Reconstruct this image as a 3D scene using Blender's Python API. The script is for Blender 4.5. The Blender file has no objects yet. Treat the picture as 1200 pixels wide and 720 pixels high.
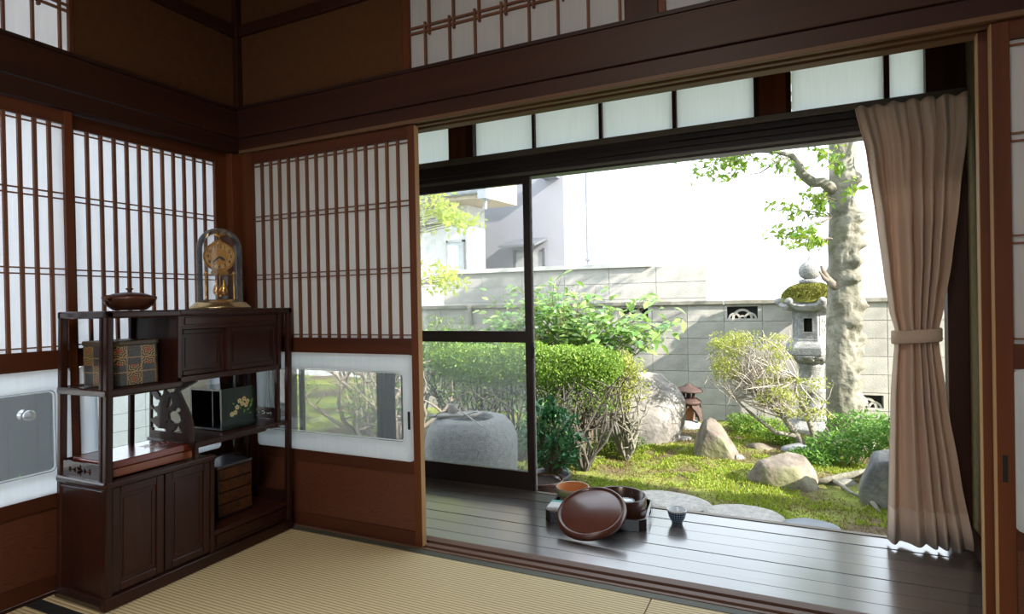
import bpy, bmesh, math, random
import numpy as np
from mathutils import Vector, Matrix, noise
R = random.Random(7)
NP = np.random.default_rng(7)
SC = bpy.context.scene
COL = SC.collection
PI = math.pi

# ------------------------------------------------------------------ camera, sky, sun, fill light, exposure
cam_d = bpy.data.cameras.new('camera'); cam_d.sensor_width = 36.0; cam_d.lens = 21.0; cam_d.clip_start = .02
cam = bpy.data.objects.new('camera', cam_d); COL.objects.link(cam)
_f = Vector((-math.sin(.444), math.cos(.444), 0)); _r = Vector((math.cos(.444), math.sin(.444), 0)); _u = Vector((0, 0, 1))
PITCH, ROLL = -.006, -.0195
_fw = _f * math.cos(PITCH) + _u * math.sin(PITCH); _up = _u * math.cos(PITCH) - _f * math.sin(PITCH)
_rr = _r * math.cos(ROLL) + _up * math.sin(ROLL); _u2 = _up * math.cos(ROLL) - _r * math.sin(ROLL)
m = Matrix((_rr, _u2, -_fw)).transposed().to_4x4(); m.translation = Vector((2.438, -2.07, 1.011))
cam.matrix_world = m
SC.camera = cam

world = bpy.data.worlds.new('sky'); SC.world = world; world.use_nodes = True
bg = world.node_tree.nodes['Background']
bg.inputs['Color'].default_value = (.80, .90, 1, 1); bg.inputs['Strength'].default_value = 2.1

sun_d = bpy.data.lights.new('sun', 'SUN'); sun_d.energy = 9; sun_d.angle = .012; sun_d.color = (1, .93, .8)
sun = bpy.data.objects.new('sun', sun_d); COL.objects.link(sun)
SUN = Vector((1, -.21, .56)).normalized()
sun.rotation_euler = SUN.to_track_quat('Z', 'Y').to_euler(); sun.location = (8, -2, 8)

fill_d = bpy.data.lights.new('room_fill', 'AREA'); fill_d.shape = 'DISK'; fill_d.size = .6; fill_d.energy = 23; fill_d.color = (1, .86, .7)
fill_light = bpy.data.objects.new('room_fill', fill_d); COL.objects.link(fill_light); fill_light.location = (1.9, -2.2, 2.62)  # added fill light brightening the room, not a fixture of the ceiling

SC.view_settings.view_transform = 'Standard'; SC.view_settings.look = 'None'; SC.view_settings.gamma = 1
SC.view_settings.use_curve_mapping = False; SC.view_settings.exposure = 0.7

# ------------------------------------------------------------------ materials
MATS = {}
def nodes(name):
    m = bpy.data.materials.new(name); m.use_nodes = True
    nt = m.node_tree; return m, nt, nt.nodes, nt.links, nt.nodes['Principled BSDF']
def ramp(n, stops):
    r = n.new('ShaderNodeValToRGB'); e = r.color_ramp.elements
    while len(e) < len(stops): e.new(.5)
    for i, (p, c) in enumerate(stops): e[i].position = p; e[i].color = (*c, 1)
    return r
def mat(name, c1, c2=None, rough=.6, scale=8, stretch=(1, 1, 1), bump=0, bscale=None, metal=0, spec=.5, coat=0, island=0, detail=4, sheen=0):
    if name in MATS: return MATS[name]
    m, nt, n, l, b = nodes(name)
    c2 = c2 or tuple(min(1, x * .75) for x in c1)
    tc = n.new('ShaderNodeTexCoord'); mp = n.new('ShaderNodeMapping'); mp.inputs['Scale'].default_value = stretch
    l.new(tc.outputs['Object'], mp.inputs[0])
    nz = n.new('ShaderNodeTexNoise'); nz.inputs['Scale'].default_value = scale; nz.inputs['Detail'].default_value = detail
    l.new(mp.outputs[0], nz.inputs['Vector'])
    src = nz.outputs['Fac']
    if island:
        g = n.new('ShaderNodeNewGeometry'); mx = n.new('ShaderNodeMix'); mx.inputs['Factor'].default_value = island
        l.new(src, mx.inputs['A']); l.new(g.outputs['Random Per Island'], mx.inputs['B']); src = mx.outputs['Result']
    r = ramp(n, [(.3, c1), (.7, c2)]); l.new(src, r.inputs[0]); l.new(r.outputs[0], b.inputs['Base Color'])
    b.inputs['Roughness'].default_value = rough; b.inputs['Metallic'].default_value = metal
    b.inputs['Specular IOR Level'].default_value = spec; b.inputs['Coat Weight'].default_value = coat; b.inputs['Coat Roughness'].default_value = .15
    b.inputs['Sheen Weight'].default_value = sheen
    if bump:
        bn = n.new('ShaderNodeBump'); bn.inputs['Strength'].default_value = bump; bn.inputs['Distance'].default_value = .01
        if bscale:
            n2 = n.new('ShaderNodeTexNoise'); n2.inputs['Scale'].default_value = bscale; n2.inputs['Detail'].default_value = 5
            l.new(mp.outputs[0], n2.inputs['Vector']); l.new(n2.outputs['Fac'], bn.inputs['Height'])
        else: l.new(nz.outputs['Fac'], bn.inputs['Height'])
        l.new(bn.outputs[0], b.inputs['Normal'])
    MATS[name] = m; return m
def wood(name, c1, c2, axis, rough=.5, scale=14, **k):
    st = {'x': (.06, 1, 1), 'y': (1, .06, 1), 'z': (1, 1, .06)}[axis]
    return mat(name, c1, c2, rough, scale, st, bump=k.pop('bump', .15), spec=k.pop('spec', .3), **k)
beam_x = wood('dark_cedar_x', (.046, .014, .007), (.026, .008, .005), 'x')
beam_y = wood('dark_cedar_y', (.046, .014, .007), (.026, .008, .005), 'y')
beam_z = wood('dark_cedar_z', (.046, .014, .007), (.026, .008, .005), 'z')
fr_z = wood('shoji_cedar_z', (.15, .042, .014), (.085, .024, .008), 'z')
fr_x = wood('shoji_cedar_x', (.105, .030, .012), (.06, .017, .008), 'x')
fr_y = wood('shoji_cedar_y', (.105, .030, .012), (.06, .017, .008), 'y')
edge_m = wood('pale_edge_wood', (.50, .30, .13), (.38, .21, .09), 'z', rough=.6)
slat_m = wood('slat_wood', (.20, .085, .045), (.14, .055, .03), 'z')
rose_z = wood('rosewood_z', (.048, .013, .007), (.020, .006, .004), 'z', rough=.32, coat=.12)
rose_y = wood('rosewood_y', (.048, .013, .007), (.020, .006, .004), 'y', rough=.32, coat=.12)
rose_x = wood('rosewood_x', (.040, .014, .010), (.020, .008, .007), 'x', rough=.22, coat=.5)
plank_m = [wood('veranda_board_%s' % c, a, b_, 'x', rough=.30, scale=20, bump=.03, coat=1.0, spec=1.0) for c, a, b_ in (('brown', (.085, .070, .064), (.056, .046, .042)), ('umber', (.092, .074, .066), (.064, .052, .046)), ('black', (.075, .064, .060), (.052, .045, .043)))]
plaster = mat('ochre_plaster', (.088, .030, .005), (.070, .024, .004), .95, 30, bump=.25, bscale=160)
olive = mat('olive_plaster', (.16, .125, .05), (.12, .095, .04), .95, 30, bump=.2, bscale=160)
alum = mat('brown_aluminium', (.050, .036, .032), (.042, .03, .027), .38, 5, metal=.55)
alum2 = mat('beige_aluminium', (.17, .14, .11), (.14, .12, .095), .4, 5, metal=.5)
heri = mat('dark_cloth_border', (.012, .013, .016), (.02, .02, .024), .9, 200)
ceil_m = wood('ceiling_board', (.08, .05, .03), (.06, .036, .02), 'x')

def ring_wood():
    m, nt, n, l, b = nodes('cathedral_grain_board')
    tc = n.new('ShaderNodeTexCoord'); mp = n.new('ShaderNodeMapping'); mp.inputs['Scale'].default_value = (1.0, 1.0, 4.5)
    l.new(tc.outputs['Object'], mp.inputs[0])
    nz = n.new('ShaderNodeTexNoise'); nz.inputs['Scale'].default_value = 2.2; nz.inputs['Detail'].default_value = 2; l.new(mp.outputs[0], nz.inputs['Vector'])
    mu = n.new('ShaderNodeMath'); mu.operation = 'MULTIPLY'; mu.inputs[1].default_value = 26; l.new(nz.outputs['Fac'], mu.inputs[0])
    fr = n.new('ShaderNodeMath'); fr.operation = 'FRACT'; l.new(mu.outputs[0], fr.inputs[0])
    r = ramp(n, [(0, (.075, .024, .013)), (.15, (.115, .036, .019)), (.9, (.13, .042, .022))]); l.new(fr.outputs[0], r.inputs[0])
    l.new(r.outputs[0], b.inputs['Base Color']); b.inputs['Roughness'].default_value = .38; return m
board_m = ring_wood()

def tatami_mat():
    m, nt, n, l, b = nodes('tatami_rush')
    tc = n.new('ShaderNodeTexCoord'); sp = n.new('ShaderNodeSeparateXYZ'); l.new(tc.outputs['Object'], sp.inputs[0])
    w = n.new('ShaderNodeMath'); w.operation = 'MULTIPLY'; w.inputs[1].default_value = 2 * PI / .0145; l.new(sp.outputs['Y'], w.inputs[0])
    s = n.new('ShaderNodeMath'); s.operation = 'SINE'; l.new(w.outputs[0], s.inputs[0])
    mr = n.new('ShaderNodeMapRange'); mr.inputs['From Min'].default_value = -1; l.new(s.outputs[0], mr.inputs['Value'])
    mp = n.new('ShaderNodeMapping'); mp.inputs['Scale'].default_value = (300, 12, 1); l.new(tc.outputs['Object'], mp.inputs[0])
    nz = n.new('ShaderNodeTexNoise'); nz.inputs['Scale'].default_value = 1; nz.inputs['Detail'].default_value = 2; l.new(mp.outputs[0], nz.inputs['Vector'])
    r = ramp(n, [(.0, (.44, .33, .17)), (.35, (.78, .64, .36)), (1, (.88, .75, .46))]); l.new(mr.outputs[0], r.inputs[0])
    mx = n.new('ShaderNodeMix'); mx.data_type = 'RGBA'; mx.blend_type = 'MULTIPLY'; mx.inputs['Factor'].default_value = .22
    l.new(r.outputs[0], mx.inputs['A']); l.new(nz.outputs['Fac'], mx.inputs['B']); l.new(mx.outputs['Result'], b.inputs['Base Color'])
    bn = n.new('ShaderNodeBump'); bn.inputs['Strength'].default_value = .5; bn.inputs['Distance'].default_value = .002; l.new(mr.outputs[0], bn.inputs['Height']); l.new(bn.outputs[0], b.inputs['Normal'])
    b.inputs['Roughness'].default_value = .6; return m
tatami_m = tatami_mat()

def paper_mat(name, col, t=.6):
    m, nt, n, l, b = nodes(name)
    n.remove(b); o = n['Material Output']; d = n.new('ShaderNodeBsdfDiffuse'); tr = n.new('ShaderNodeBsdfTranslucent'); mx = n.new('ShaderNodeMixShader')
    tc = n.new('ShaderNodeTexCoord'); mp = n.new('ShaderNodeMapping'); mp.inputs['Scale'].default_value = (60, 60, 3); nz = n.new('ShaderNodeTexNoise'); nz.inputs['Scale'].default_value = 2
    l.new(tc.outputs['Object'], mp.inputs[0]); l.new(mp.outputs[0], nz.inputs['Vector'])
    r = ramp(n, [(.2, tuple(x * .93 for x in col)), (.8, col)]); l.new(nz.outputs['Fac'], r.inputs[0])
    l.new(r.outputs[0], d.inputs[0]); l.new(r.outputs[0], tr.inputs[0]); mx.inputs[0].default_value = t
    l.new(d.outputs[0], mx.inputs[1]); l.new(tr.outputs[0], mx.inputs[2]); l.new(mx.outputs[0], o.inputs[0]); return m
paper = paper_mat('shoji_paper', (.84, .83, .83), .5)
paper_lit = paper_mat('shoji_paper_lit', (.92, .93, .95), .66)  # same paper; the stronger sky light behind it is put into the colour
kick_w = paper_mat('frosted_glass_border', (.93, .97, 1.0), .6)
frost = paper_mat('frosted_pane', (.93, .96, .95), .75)

def glass_mat(name, haze=0, tint=(1, 1, 1), hazecol=(.75, .8, .82), gl=.08):
    m, nt, n, l, b = nodes(name)
    n.remove(b); o = n['Material Output']; t = n.new('ShaderNodeBsdfTransparent'); t.inputs[0].default_value = (*tint, 1)
    g = n.new('ShaderNodeBsdfGlossy'); g.inputs['Roughness'].default_value = .02; fz = n.new('ShaderNodeFresnel'); fz.inputs[0].default_value = 1.35
    mx = n.new('ShaderNodeMixShader'); l.new(fz.outputs[0], mx.inputs[0]); l.new(t.outputs[0], mx.inputs[1]); l.new(g.outputs[0], mx.inputs[2]); out = mx
    if haze:
        d = n.new('ShaderNodeBsdfDiffuse'); d.inputs[0].default_value = (*hazecol, 1); tr = n.new('ShaderNodeBsdfTranslucent'); tr.inputs[0].default_value = (*hazecol, 1)
        a = n.new('ShaderNodeMixShader'); a.inputs[0].default_value = .5; l.new(d.outputs[0], a.inputs[1]); l.new(tr.outputs[0], a.inputs[2])
        h = n.new('ShaderNodeMixShader'); h.inputs[0].default_value = haze; l.new(mx.outputs[0], h.inputs[1]); l.new(a.outputs[0], h.inputs[2]); out = h
    l.new(out.outputs[0], o.inputs[0]); return m
glass_clear = glass_mat('clear_glass', .10)
glass_haze = glass_mat('hazy_glass', .12, hazecol=(.66, .72, .78))
glass_kick = glass_mat('dusty_kick_glass', .13, hazecol=(.7, .78, .82))
glass_dome = glass_mat('dome_glass', .05, hazecol=(.7, .75, .85))

def leaf_mat(name, c1, c2, trans=.35, rough=.45, tcol=None):
    m, nt, n, l, b = nodes(name)
    g = n.new('ShaderNodeNewGeometry'); oi = n.new('ShaderNodeObjectInfo'); ad = n.new('ShaderNodeMath'); ad.operation = 'ADD'
    l.new(g.outputs['Random Per Island'], ad.inputs[0]); l.new(oi.outputs['Random'], ad.inputs[1])
    fr = n.new('ShaderNodeMath'); fr.operation = 'FRACT'; l.new(ad.outputs[0], fr.inputs[0])
    r = ramp(n, [(0, c1), (1, c2)]); l.new(fr.outputs[0], r.inputs[0]); l.new(r.outputs[0], b.inputs['Base Color']); b.inputs['Roughness'].default_value = rough
    tr = n.new('ShaderNodeBsdfTranslucent'); tcol = tcol or tuple(min(1, x * 1.5) for x in c1); tr.inputs[0].default_value = (*tcol, 1)
    mx = n.new('ShaderNodeMixShader'); mx.inputs[0].default_value = trans; l.new(b.outputs[0], mx.inputs[1]); l.new(tr.outputs[0], mx.inputs[2]); l.new(mx.outputs[0], n['Material Output'].inputs[0]); return m

# ------------------------------------------------------------------ mesh helpers
class MB:
    def __init__(s): s.v = []; s.f = []
    def add(s, vs, fs):
        o = len(s.v); s.v += [tuple(v) for v in vs]; s.f += [tuple(i + o for i in f) for f in fs]; return s
    def box(s, x0, x1, y0, y1, z0, z1):
        if x0 > x1: x0, x1 = x1, x0
        if y0 > y1: y0, y1 = y1, y0
        if z0 > z1: z0, z1 = z1, z0
        return s.add([(x0, y0, z0), (x1, y0, z0), (x1, y1, z0), (x0, y1, z0), (x0, y0, z1), (x1, y0, z1), (x1, y1, z1), (x0, y1, z1)],
                     [(0, 3, 2, 1), (4, 5, 6, 7), (0, 1, 5, 4), (1, 2, 6, 5), (2, 3, 7, 6), (3, 0, 4, 7)])
    def loft(s, rings, cap=True, closed=True):
        n = len(rings[0]); vs = [p for r in rings for p in r]; fs = []
        for i in range(len(rings) - 1):
            for j in range(n if closed else n - 1):
                k = (j + 1) % n; fs.append((i * n + j, i * n + k, (i + 1) * n + k, (i + 1) * n + j))
        if cap and closed: fs.append(tuple(range(n))[::-1]); fs.append(tuple((len(rings) - 1) * n + j for j in range(n)))
        return s.add(vs, fs)
    def lathe(s, prof, c=(0, 0, 0), n=24, ph=0, cap=True):
        rings = [[(c[0] + r * math.cos(ph + 2 * PI * j / n), c[1] + r * math.sin(ph + 2 * PI * j / n), c[2] + z) for j in range(n)] for r, z in prof]
        return s.loft(rings, cap)
    def tube(s, pts, rad, n=6, cap=True):
        P = [Vector(p) for p in pts]; rings = []; up = Vector((.31, .17, .93)).normalized()
        for i, p in enumerate(P):
            t = (P[min(i + 1, len(P) - 1)] - P[max(i - 1, 0)])
            if t.length < 1e-9: t = Vector((0, 0, 1))
            t.normalize(); a = t.cross(up)
            if a.length < .05: a = t.cross(Vector((1, 0, 0)))
            a.normalize(); b = t.cross(a); r = rad[i] if hasattr(rad, '__len__') else rad
            rings.append([tuple(p + (a * math.cos(2 * PI * j / n) + b * math.sin(2 * PI * j / n)) * r) for j in range(n)])
        return s.loft(rings, cap)
    def ring(s, outer, inner, fn, d0, d1):
        n = len(outer); vs = [fn(*p, d) for d in (d0, d1) for L in (outer, inner) for p in L]; fs = []
        for j in range(n):
            k = (j + 1) % n
            fs += [(j, k, n + k, n + j), (2 * n + j, 3 * n + j, 3 * n + k, 2 * n + k), (j, 2 * n + j, 2 * n + k, k), (n + j, n + k, 3 * n + k, 3 * n + j)]
        return s.add(vs, fs)
    def prism(s, poly, fn, d0, d1):
        return s.loft([[fn(*p, d) for p in poly] for d in (d0, d1)])
    def xf(s, f): s.v = [tuple(f(Vector(v))) for v in s.v]; return s
    def mesh(s, name, mt, org=(0, 0, 0), smooth=False):
        me = bpy.data.meshes.new(name); o = Vector(org)
        me.from_pydata([tuple(Vector(v) - o) for v in s.v], [], s.f)
        bm = bmesh.new(); bm.from_mesh(me); bmesh.ops.recalc_face_normals(bm, faces=bm.faces); bm.to_mesh(me); bm.free()
        if smooth: me.polygons.foreach_set('use_smooth', [True] * len(me.polygons))
        if mt: me.materials.append(mt)
        return me
ORG = {}
def link(name, me, parent=None, loc=(0, 0, 0)):
    o = bpy.data.objects.new(name, me); COL.objects.link(o)
    if parent: o.parent = parent
    o.location = loc; return o
def part(name, mb, mt, parent=None, smooth=False, bevel=0, label=None, kind=None):
    org = ORG.get(parent.name, (0, 0, 0)) if parent else (0, 0, 0)
    o = link(name, mb.mesh(name, mt, org, smooth), parent); ORG[o.name] = org
    if bevel:
        b = o.modifiers.new('bevel', 'BEVEL'); b.width = bevel; b.segments = 2; b.limit_method = 'ANGLE'
    if smooth:
        pass
    if label: o['label'] = label
    if kind: o['kind'] = kind
    return o
def tag(o, label, cat, group=None, kind=None):
    o['label'] = label; o['category'] = cat
    if group: o['group'] = group
    if kind: o['kind'] = kind
    return o
def thing(name, label, cat, loc=(0, 0, 0), group=None, kind=None):
    o = link(name, None, None, loc); o.empty_display_size = .05; ORG[o.name] = tuple(loc); return tag(o, label, cat, group, kind)
def single(name, mb, mt, label, cat, loc=(0, 0, 0), smooth=False, bevel=0, group=None, kind=None):
    o = link(name, mb.mesh(name, mt, loc, smooth), None, loc); ORG[o.name] = tuple(loc)
    if bevel:
        b = o.modifiers.new('bevel', 'BEVEL'); b.width = bevel; b.segments = 2; b.limit_method = 'ANGLE'
    return tag(o, label, cat, group, kind)
def rrect(u0, u1, v0, v1, r, n=5):
    out = []
    for cu, cv, a in ((u1 - r, v1 - r, 0), (u0 + r, v1 - r, PI / 2), (u0 + r, v0 + r, PI), (u1 - r, v0 + r, 1.5 * PI)):
        for i in range(n + 1):
            t = a + PI / 2 * i / n; out.append((cu + r * math.cos(t), cv + r * math.sin(t)))
    return out
def np_mesh(name, verts, faces, mt, org=(0, 0, 0)):
    """verts (N,3), faces (M,k) all the same k"""
    me = bpy.data.meshes.new(name); V = (np.asarray(verts, dtype=np.float32) - np.array(org, dtype=np.float32)); F = np.asarray(faces, dtype=np.int32)
    me.vertices.add(len(V)); me.vertices.foreach_set('co', V.ravel())
    me.loops.add(F.size); me.loops.foreach_set('vertex_index', F.ravel())
    me.polygons.add(len(F)); me.polygons.foreach_set('loop_start', np.arange(0, F.size, F.shape[1], dtype=np.int32)); me.polygons.foreach_set('loop_total', np.full(len(F), F.shape[1], dtype=np.int32))
    me.update(); me.validate(); me.materials.append(mt); return me
def leaf_cloud(P, size, aspect=.45, up=.5, fold=.25, droop=0):
    """diamond shaped, slightly folded leaves at points P; returns verts, faces (two triangles per leaf)"""
    P = np.asarray(P); N = len(P); d = NP.normal(size=(N, 3)); d[:, 2] -= droop; d /= np.linalg.norm(d, axis=1)[:, None]
    n = NP.normal(size=(N, 3)) * (1 - up); n[:, 2] += up * 1.5; s = np.cross(d, n); s /= np.linalg.norm(s, axis=1)[:, None] + 1e-9; nn = np.cross(s, d)
    L = size * NP.uniform(.65, 1.25, (N, 1)); W = L * aspect * .5
    a = P; b = P + d * L * .45 + s * W + nn * L * fold * .5; c = P + d * L; e = P + d * L * .45 - s * W + nn * L * fold * .5
    V = np.stack([a, b, c, e], 1).reshape(-1, 3); i = np.arange(N) * 4
    F = np.concatenate([np.stack([i, i + 1, i + 2], 1), np.stack([i, i + 2, i + 3], 1)]); return V, F
def foliage(name, P, size, mt, parent, kind='stuff', **k):
    V, F = leaf_cloud(P, size, **k); o = link(name, np_mesh(name, V, F, mt, ORG.get(parent.name, (0, 0, 0))), parent); o['kind'] = kind; return o
def ellipsoid(n, c, r, shell=.0, zmin=None):
    u = NP.normal(size=(n, 3)); u /= np.linalg.norm(u, axis=1)[:, None]; q = NP.uniform(shell, 1, (n, 1)) ** (1 / 3 if shell < .3 else 1)
    P = u * q * np.array(r) + np.array(c)
    return P if zmin is None else P[P[:, 2] > zmin]
def curve_pts(a, b, bend=.15, n=6, sag=0):
    a, b = Vector(a), Vector(b); L = (b - a).length; j = [Vector((R.uniform(-1, 1), R.uniform(-1, 1), R.uniform(-.5, .5))) * bend * L * .5 for _ in range(3)]
    out = []
    for i in range(n + 1):
        t = i / n; p = a.lerp(b, t) + j[0] * math.sin(PI * t) + j[1] * math.sin(2 * PI * t) * .5 + j[2] * math.sin(3 * PI * t) * .25; p.z += sag * L * math.sin(PI * t); out.append(p)
    return out
def branches(mb, base, targets, r0=.012, r1=.002, bend=.2, n=6, side=5, split=.4):
    """stems from the base that fork into boughs to the targets"""
    for t in targets:
        p = curve_pts(base, t, bend, n)
        mb.tube(p, [r0 + (r1 - r0) * i / n for i in range(n + 1)], side)
        for _ in range(3):
            i = R.randint(2, n - 1); L = (Vector(t) - Vector(base)).length * R.uniform(.15, .4); q = p[i] + Vector((R.uniform(-1, 1), R.uniform(-1, 1), R.uniform(-.1, 1))).normalized() * L
            mb.tube(curve_pts(p[i], q, .25, 4), [max(r1, r0 * .5) * (1 - .8 * k / 4) for k in range(5)], 4)
    return mb

# ------------------------------------------------------------------ room shell
FX1, FY0 = 3.75, -3.7
o = single('floor', MB().box(-.1, FX1, FY0, -.05, -.06, -.028), beam_x, 'sub-floor boards under the straw mats of the room', 'floor', kind='structure')
# tatami mats (each a thing of its own)
def tatami(x0, x1, y0, y1, label, borders):
    loc = ((x0 + x1) / 2, (y0 + y1) / 2, -.028)
    t = thing('tatami_mat', label, 'mat', loc, 'rush mats on the room floor')
    part('rush_surface', MB().box(x0 + .001, x1 - .001, y0 + .001, y1 - .001, -.027, 0), tatami_m, t)
    for b in borders: part('cloth_border', MB().box(*b, -.02, .0022), heri, t)
    return t
tatami(.012, 1.979, -.895, -.05, 'long pale straw mat lying between the cabinet and the sliding doors', [])
tatami(1.981, FX1 - .01, -.895, -.05, 'pale straw mat lying right of the dark seam by the wide opening', [])
tatami(.012, 1.8, -1.80, -.896, 'straw mat with black cloth edge at the lower left by the cabinet', [(.014, 1.798, -.945, -.8975)])
tatami(1.802, FX1 - .01, -1.80, -.896, 'straw mat in front of the wide opening, nearest the camera', [])
tatami(.012, FX1 - .01, FY0 + .01, -1.802, 'straw mat at the back of the room behind the camera', [])
single('trim_1', MB().box(-.0, FX1, -.048, -.012, -.03, .001), mat('grey_green_board', (.10, .105, .08), (.07, .075, .06), .6, 12, (.1, 1, 1)), 'grey-green edging board between the straw mats and the door track', 'trim', kind='structure', bevel=.001)
sh = thing('trim_2', 'wooden door track with dark grooves across the wide opening', 'trim', (1.8, 0, -.03), kind='structure')
for a, b in ((-.0115, .004), (.024, .052), (.074, .118)): part('track_ridge', MB().box(-.0, FX1, a, b, -.03, .003), wood('track_wood', (.17, .09, .06), (.12, .06, .042), 'x'), sh, bevel=.001)
part('track_bed', MB().box(-.0, FX1, -.0115, .118, -.035, -.012), mat('groove_dark', (.03, .012, .01), None, .6), sh)

def beam(name, b, m_, label, bev=.003): return single(name, MB().box(*b), m_, label, 'beam', bevel=bev, kind='structure')
beam('trim_3', (-.0, FX1, -.028, .0, 1.832, 1.966), beam_x, 'thick dark rail running along the wall above the veranda opening')
lin = thing('trim_4', 'grooved dark head track directly above the sliding doors of the opening', 'beam', (1.8, 0, 1.77), kind='structure')
part('head_board', MB().box(-.0, FX1, -.016, .125, 1.777, 1.83), beam_x, lin)
for a, b in ((-.016, .003), (.029, .050), (.076, .125)): part('track_ridge', MB().box(-.0, FX1, a, b, 1.762, 1.778), wood('head_ridge', (.16, .085, .045), (.11, .055, .03), 'x'), lin, bevel=.001)
beam('trim_5', (0, .028, FY0, -.0285, 1.832, 1.958), beam_y, 'thick dark rail running along the left wall above the paper doors')
beam('trim_6', (-.10, .016, FY0, -.017, 1.762, 1.83), beam_y, 'dark head track directly above the left wall paper doors')
single('trim_7', MB().box(-.0, .022, FY0, -.052, -.03, .003), beam_y, 'low dark sill strip under the left wall paper doors', 'trim', kind='structure')
beam('trim_8', (-.07, .002, -.05, .06, 0, 1.76), fr_z, 'corner post between the two rows of paper doors')
beam('trim_9', (-.05, .03, -.03, .04, 1.9665, 2.74), beam_z, 'dark corner post in the ochre plaster above the rails')
beam('trim_10', (.031, FX1, -.018, .03, 2.325, 2.376), beam_x, 'slim upper dark beam on the ochre plaster of the veranda wall')
beam('trim_11', (-.03, .02, FY0, -.031, 2.318, 2.374), beam_y, 'slim upper dark beam on the ochre plaster of the left wall')
# upper walls
single('wall_front', MB().box(.0, .975, .0, .05, 1.966, 2.75), plaster, 'ochre plaster panel above the rail of the veranda wall', 'wall', kind='structure')
single('wall_front_upper', MB().box(.975, FX1, .0, .05, 2.376, 2.75), plaster, 'ochre plaster strip above the upper beam of the veranda wall', 'wall', kind='structure')
single('wall_left', MB().box(-.05, .0, -.735, -.0, 1.958, 2.75), plaster, 'ochre plaster panel above the rail of the left wall', 'wall', kind='structure')
single('wall_left_upper', MB().box(-.05, .0, FY0, -.735, 2.374, 2.75), plaster, 'ochre plaster strip above the upper beam of the left wall', 'wall', kind='structure')
mol = wood('thin_mould', (.03, .012, .008), (.02, .008, .006), 'x')
single('trim_12', MB().box(.03, FX1, -.032, .0, 1.9662, 1.980), mol, 'thin dark moulding on top of the rail of the veranda wall', 'trim', kind='structure')
single('trim_13', MB().box(.0, .032, FY0, -.033, 1.9582, 1.972), mol, 'thin dark moulding on top of the rail of the left wall', 'trim', kind='structure')
beam('trim_14', (1.915, 2.03, -.012, .04, 1.981, 2.325), beam_z, 'broad dark post between the two upper lattice windows')
single('ceiling', MB().box(-.1, FX1 + .05, FY0 - .05, .06, 2.75, 2.78), ceil_m, 'dark board ceiling of the straw mat room', 'ceiling', kind='structure')
# unseen walls behind the camera; an opening is added to let fill light in
wb = MB()
wb.box(-.05, FX1 + .05, FY0 - .06, FY0, 0, .8).box(-.05, FX1 + .05, FY0 - .06, FY0, 2.0, 2.75).box(-.05, .8, FY0 - .06, FY0, .8, 2.0).box(FX1 - .8, FX1 + .05, FY0 - .06, FY0, .8, 2.0)
single('wall_back', wb, plaster, 'plaster wall with a wide opening added for fill light behind the camera', 'wall', kind='structure')
wr = MB().box(FX1, FX1 + .06, FY0, -.0, 0, 2.75)
single('wall_right', wr, plaster, 'closed plaster wall at the right of the room', 'wall', kind='structure')

# ---- sliding paper doors
def mapA(y0): return lambda u, w, z: (u, y0 + w, z)
def mapB(x0): return lambda u, w, z: (x0 - w, u, z)
def fbox(fn, u0, u1, w0, w1, z0, z1):
    a = fn(u0, w0, z0); b = fn(u1, w1, z1); return MB().box(a[0], b[0], a[1], b[1], a[2], b[2])
def shoji(name, fn, u0, u1, nslat, hm, label, pull=None, sl=.032, sr=.032, T=.03, edge=None, pm=None):
    o = fn((u0 + u1) / 2, T / 2, 0.004); t = thing(name, label, 'sliding door', o, kind='structure')
    part('stile', fbox(fn, u0, u0 + sl, 0, T, .004, 1.76), fr_z, t, bevel=.0015)
    part('stile', fbox(fn, u1 - sr, u1, 0, T, .004, 1.76), fr_z, t, bevel=.0015)
    if edge == 'hi': part('pale_edge', fbox(fn, u1, u1 + .0015, .001, T - .001, .006, 1.758), edge_m, t, label='pale worn outer edge of the sliding door')
    if edge == 'lo': part('pale_edge', fbox(fn, u0 - .0015, u0, .001, T - .001, .006, 1.758), edge_m, t, label='pale worn outer edge of the sliding door')
    a, b = u0 + sl, u1 - sr
    part('top_rail', fbox(fn, a, b, .003, T - .003, 1.709, 1.76), hm, t)
    part('middle_rail', fbox(fn, a, b, .003, T - .003, .803, .872), hm, t)
    part('lower_rail', fbox(fn, a, b, .003, T - .003, .303, .356), hm, t)
    part('bottom_rail', fbox(fn, a, b, .003, T - .003, .004, .06), hm, t)
    part('board_panel', fbox(fn, a, b, .011, T - .01, .06, .303), board_m, t)
    part('paper', fbox(fn, a, b, .017, .018, .872, 1.709), pm or paper, t)
    pitch = (b - a) / (nslat + 1)
    for i in range(nslat):
        c = a + pitch * (i + 1); part('slat', fbox(fn, c - .0055, c + .0055, .004, .0165, .872, 1.709), slat_m, t)
    for z in (1.694, 1.452, 1.431, 1.171, 1.150, .886):
        part('cross_slat', fbox(fn, a, b, .009, .0168, z - .0025, z + .0025), slat_m, t)
    g = lambda u, z, w: fn(u, w, z)
    out = rrect(a - .002, b + .002, .354, .804, .022); inn = rrect(a + .060, b - .047, .433, .730, .02)
    part('kick_frame', MB().ring(out, inn, g, .0005, .006), kick_w, t)
    part('glass_bead', MB().ring(rrect(a + .063, b - .05, .436, .727, .018), rrect(a + .067, b - .054, .440, .723, .016), g, .006, .0115), kick_w, t)
    part('kick_glass', MB().prism(rrect(a + .045, b - .032, .418, .745, .02), g, .0125, .0145), glass_kick, t)
    if pull is not None: part('finger_pull', fbox(fn, pull - .006, pull + .006, -.0008, .004, .49, .565), mat('black_iron', (.01, .009, .009), None, .4), t)
    return t
shoji('door_1', mapA(0), .0035, 1.019, 15, fr_x, 'lattice paper sliding door with white framed low window right of the corner', .965, sl=.076, sr=.034, edge='hi')
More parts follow.
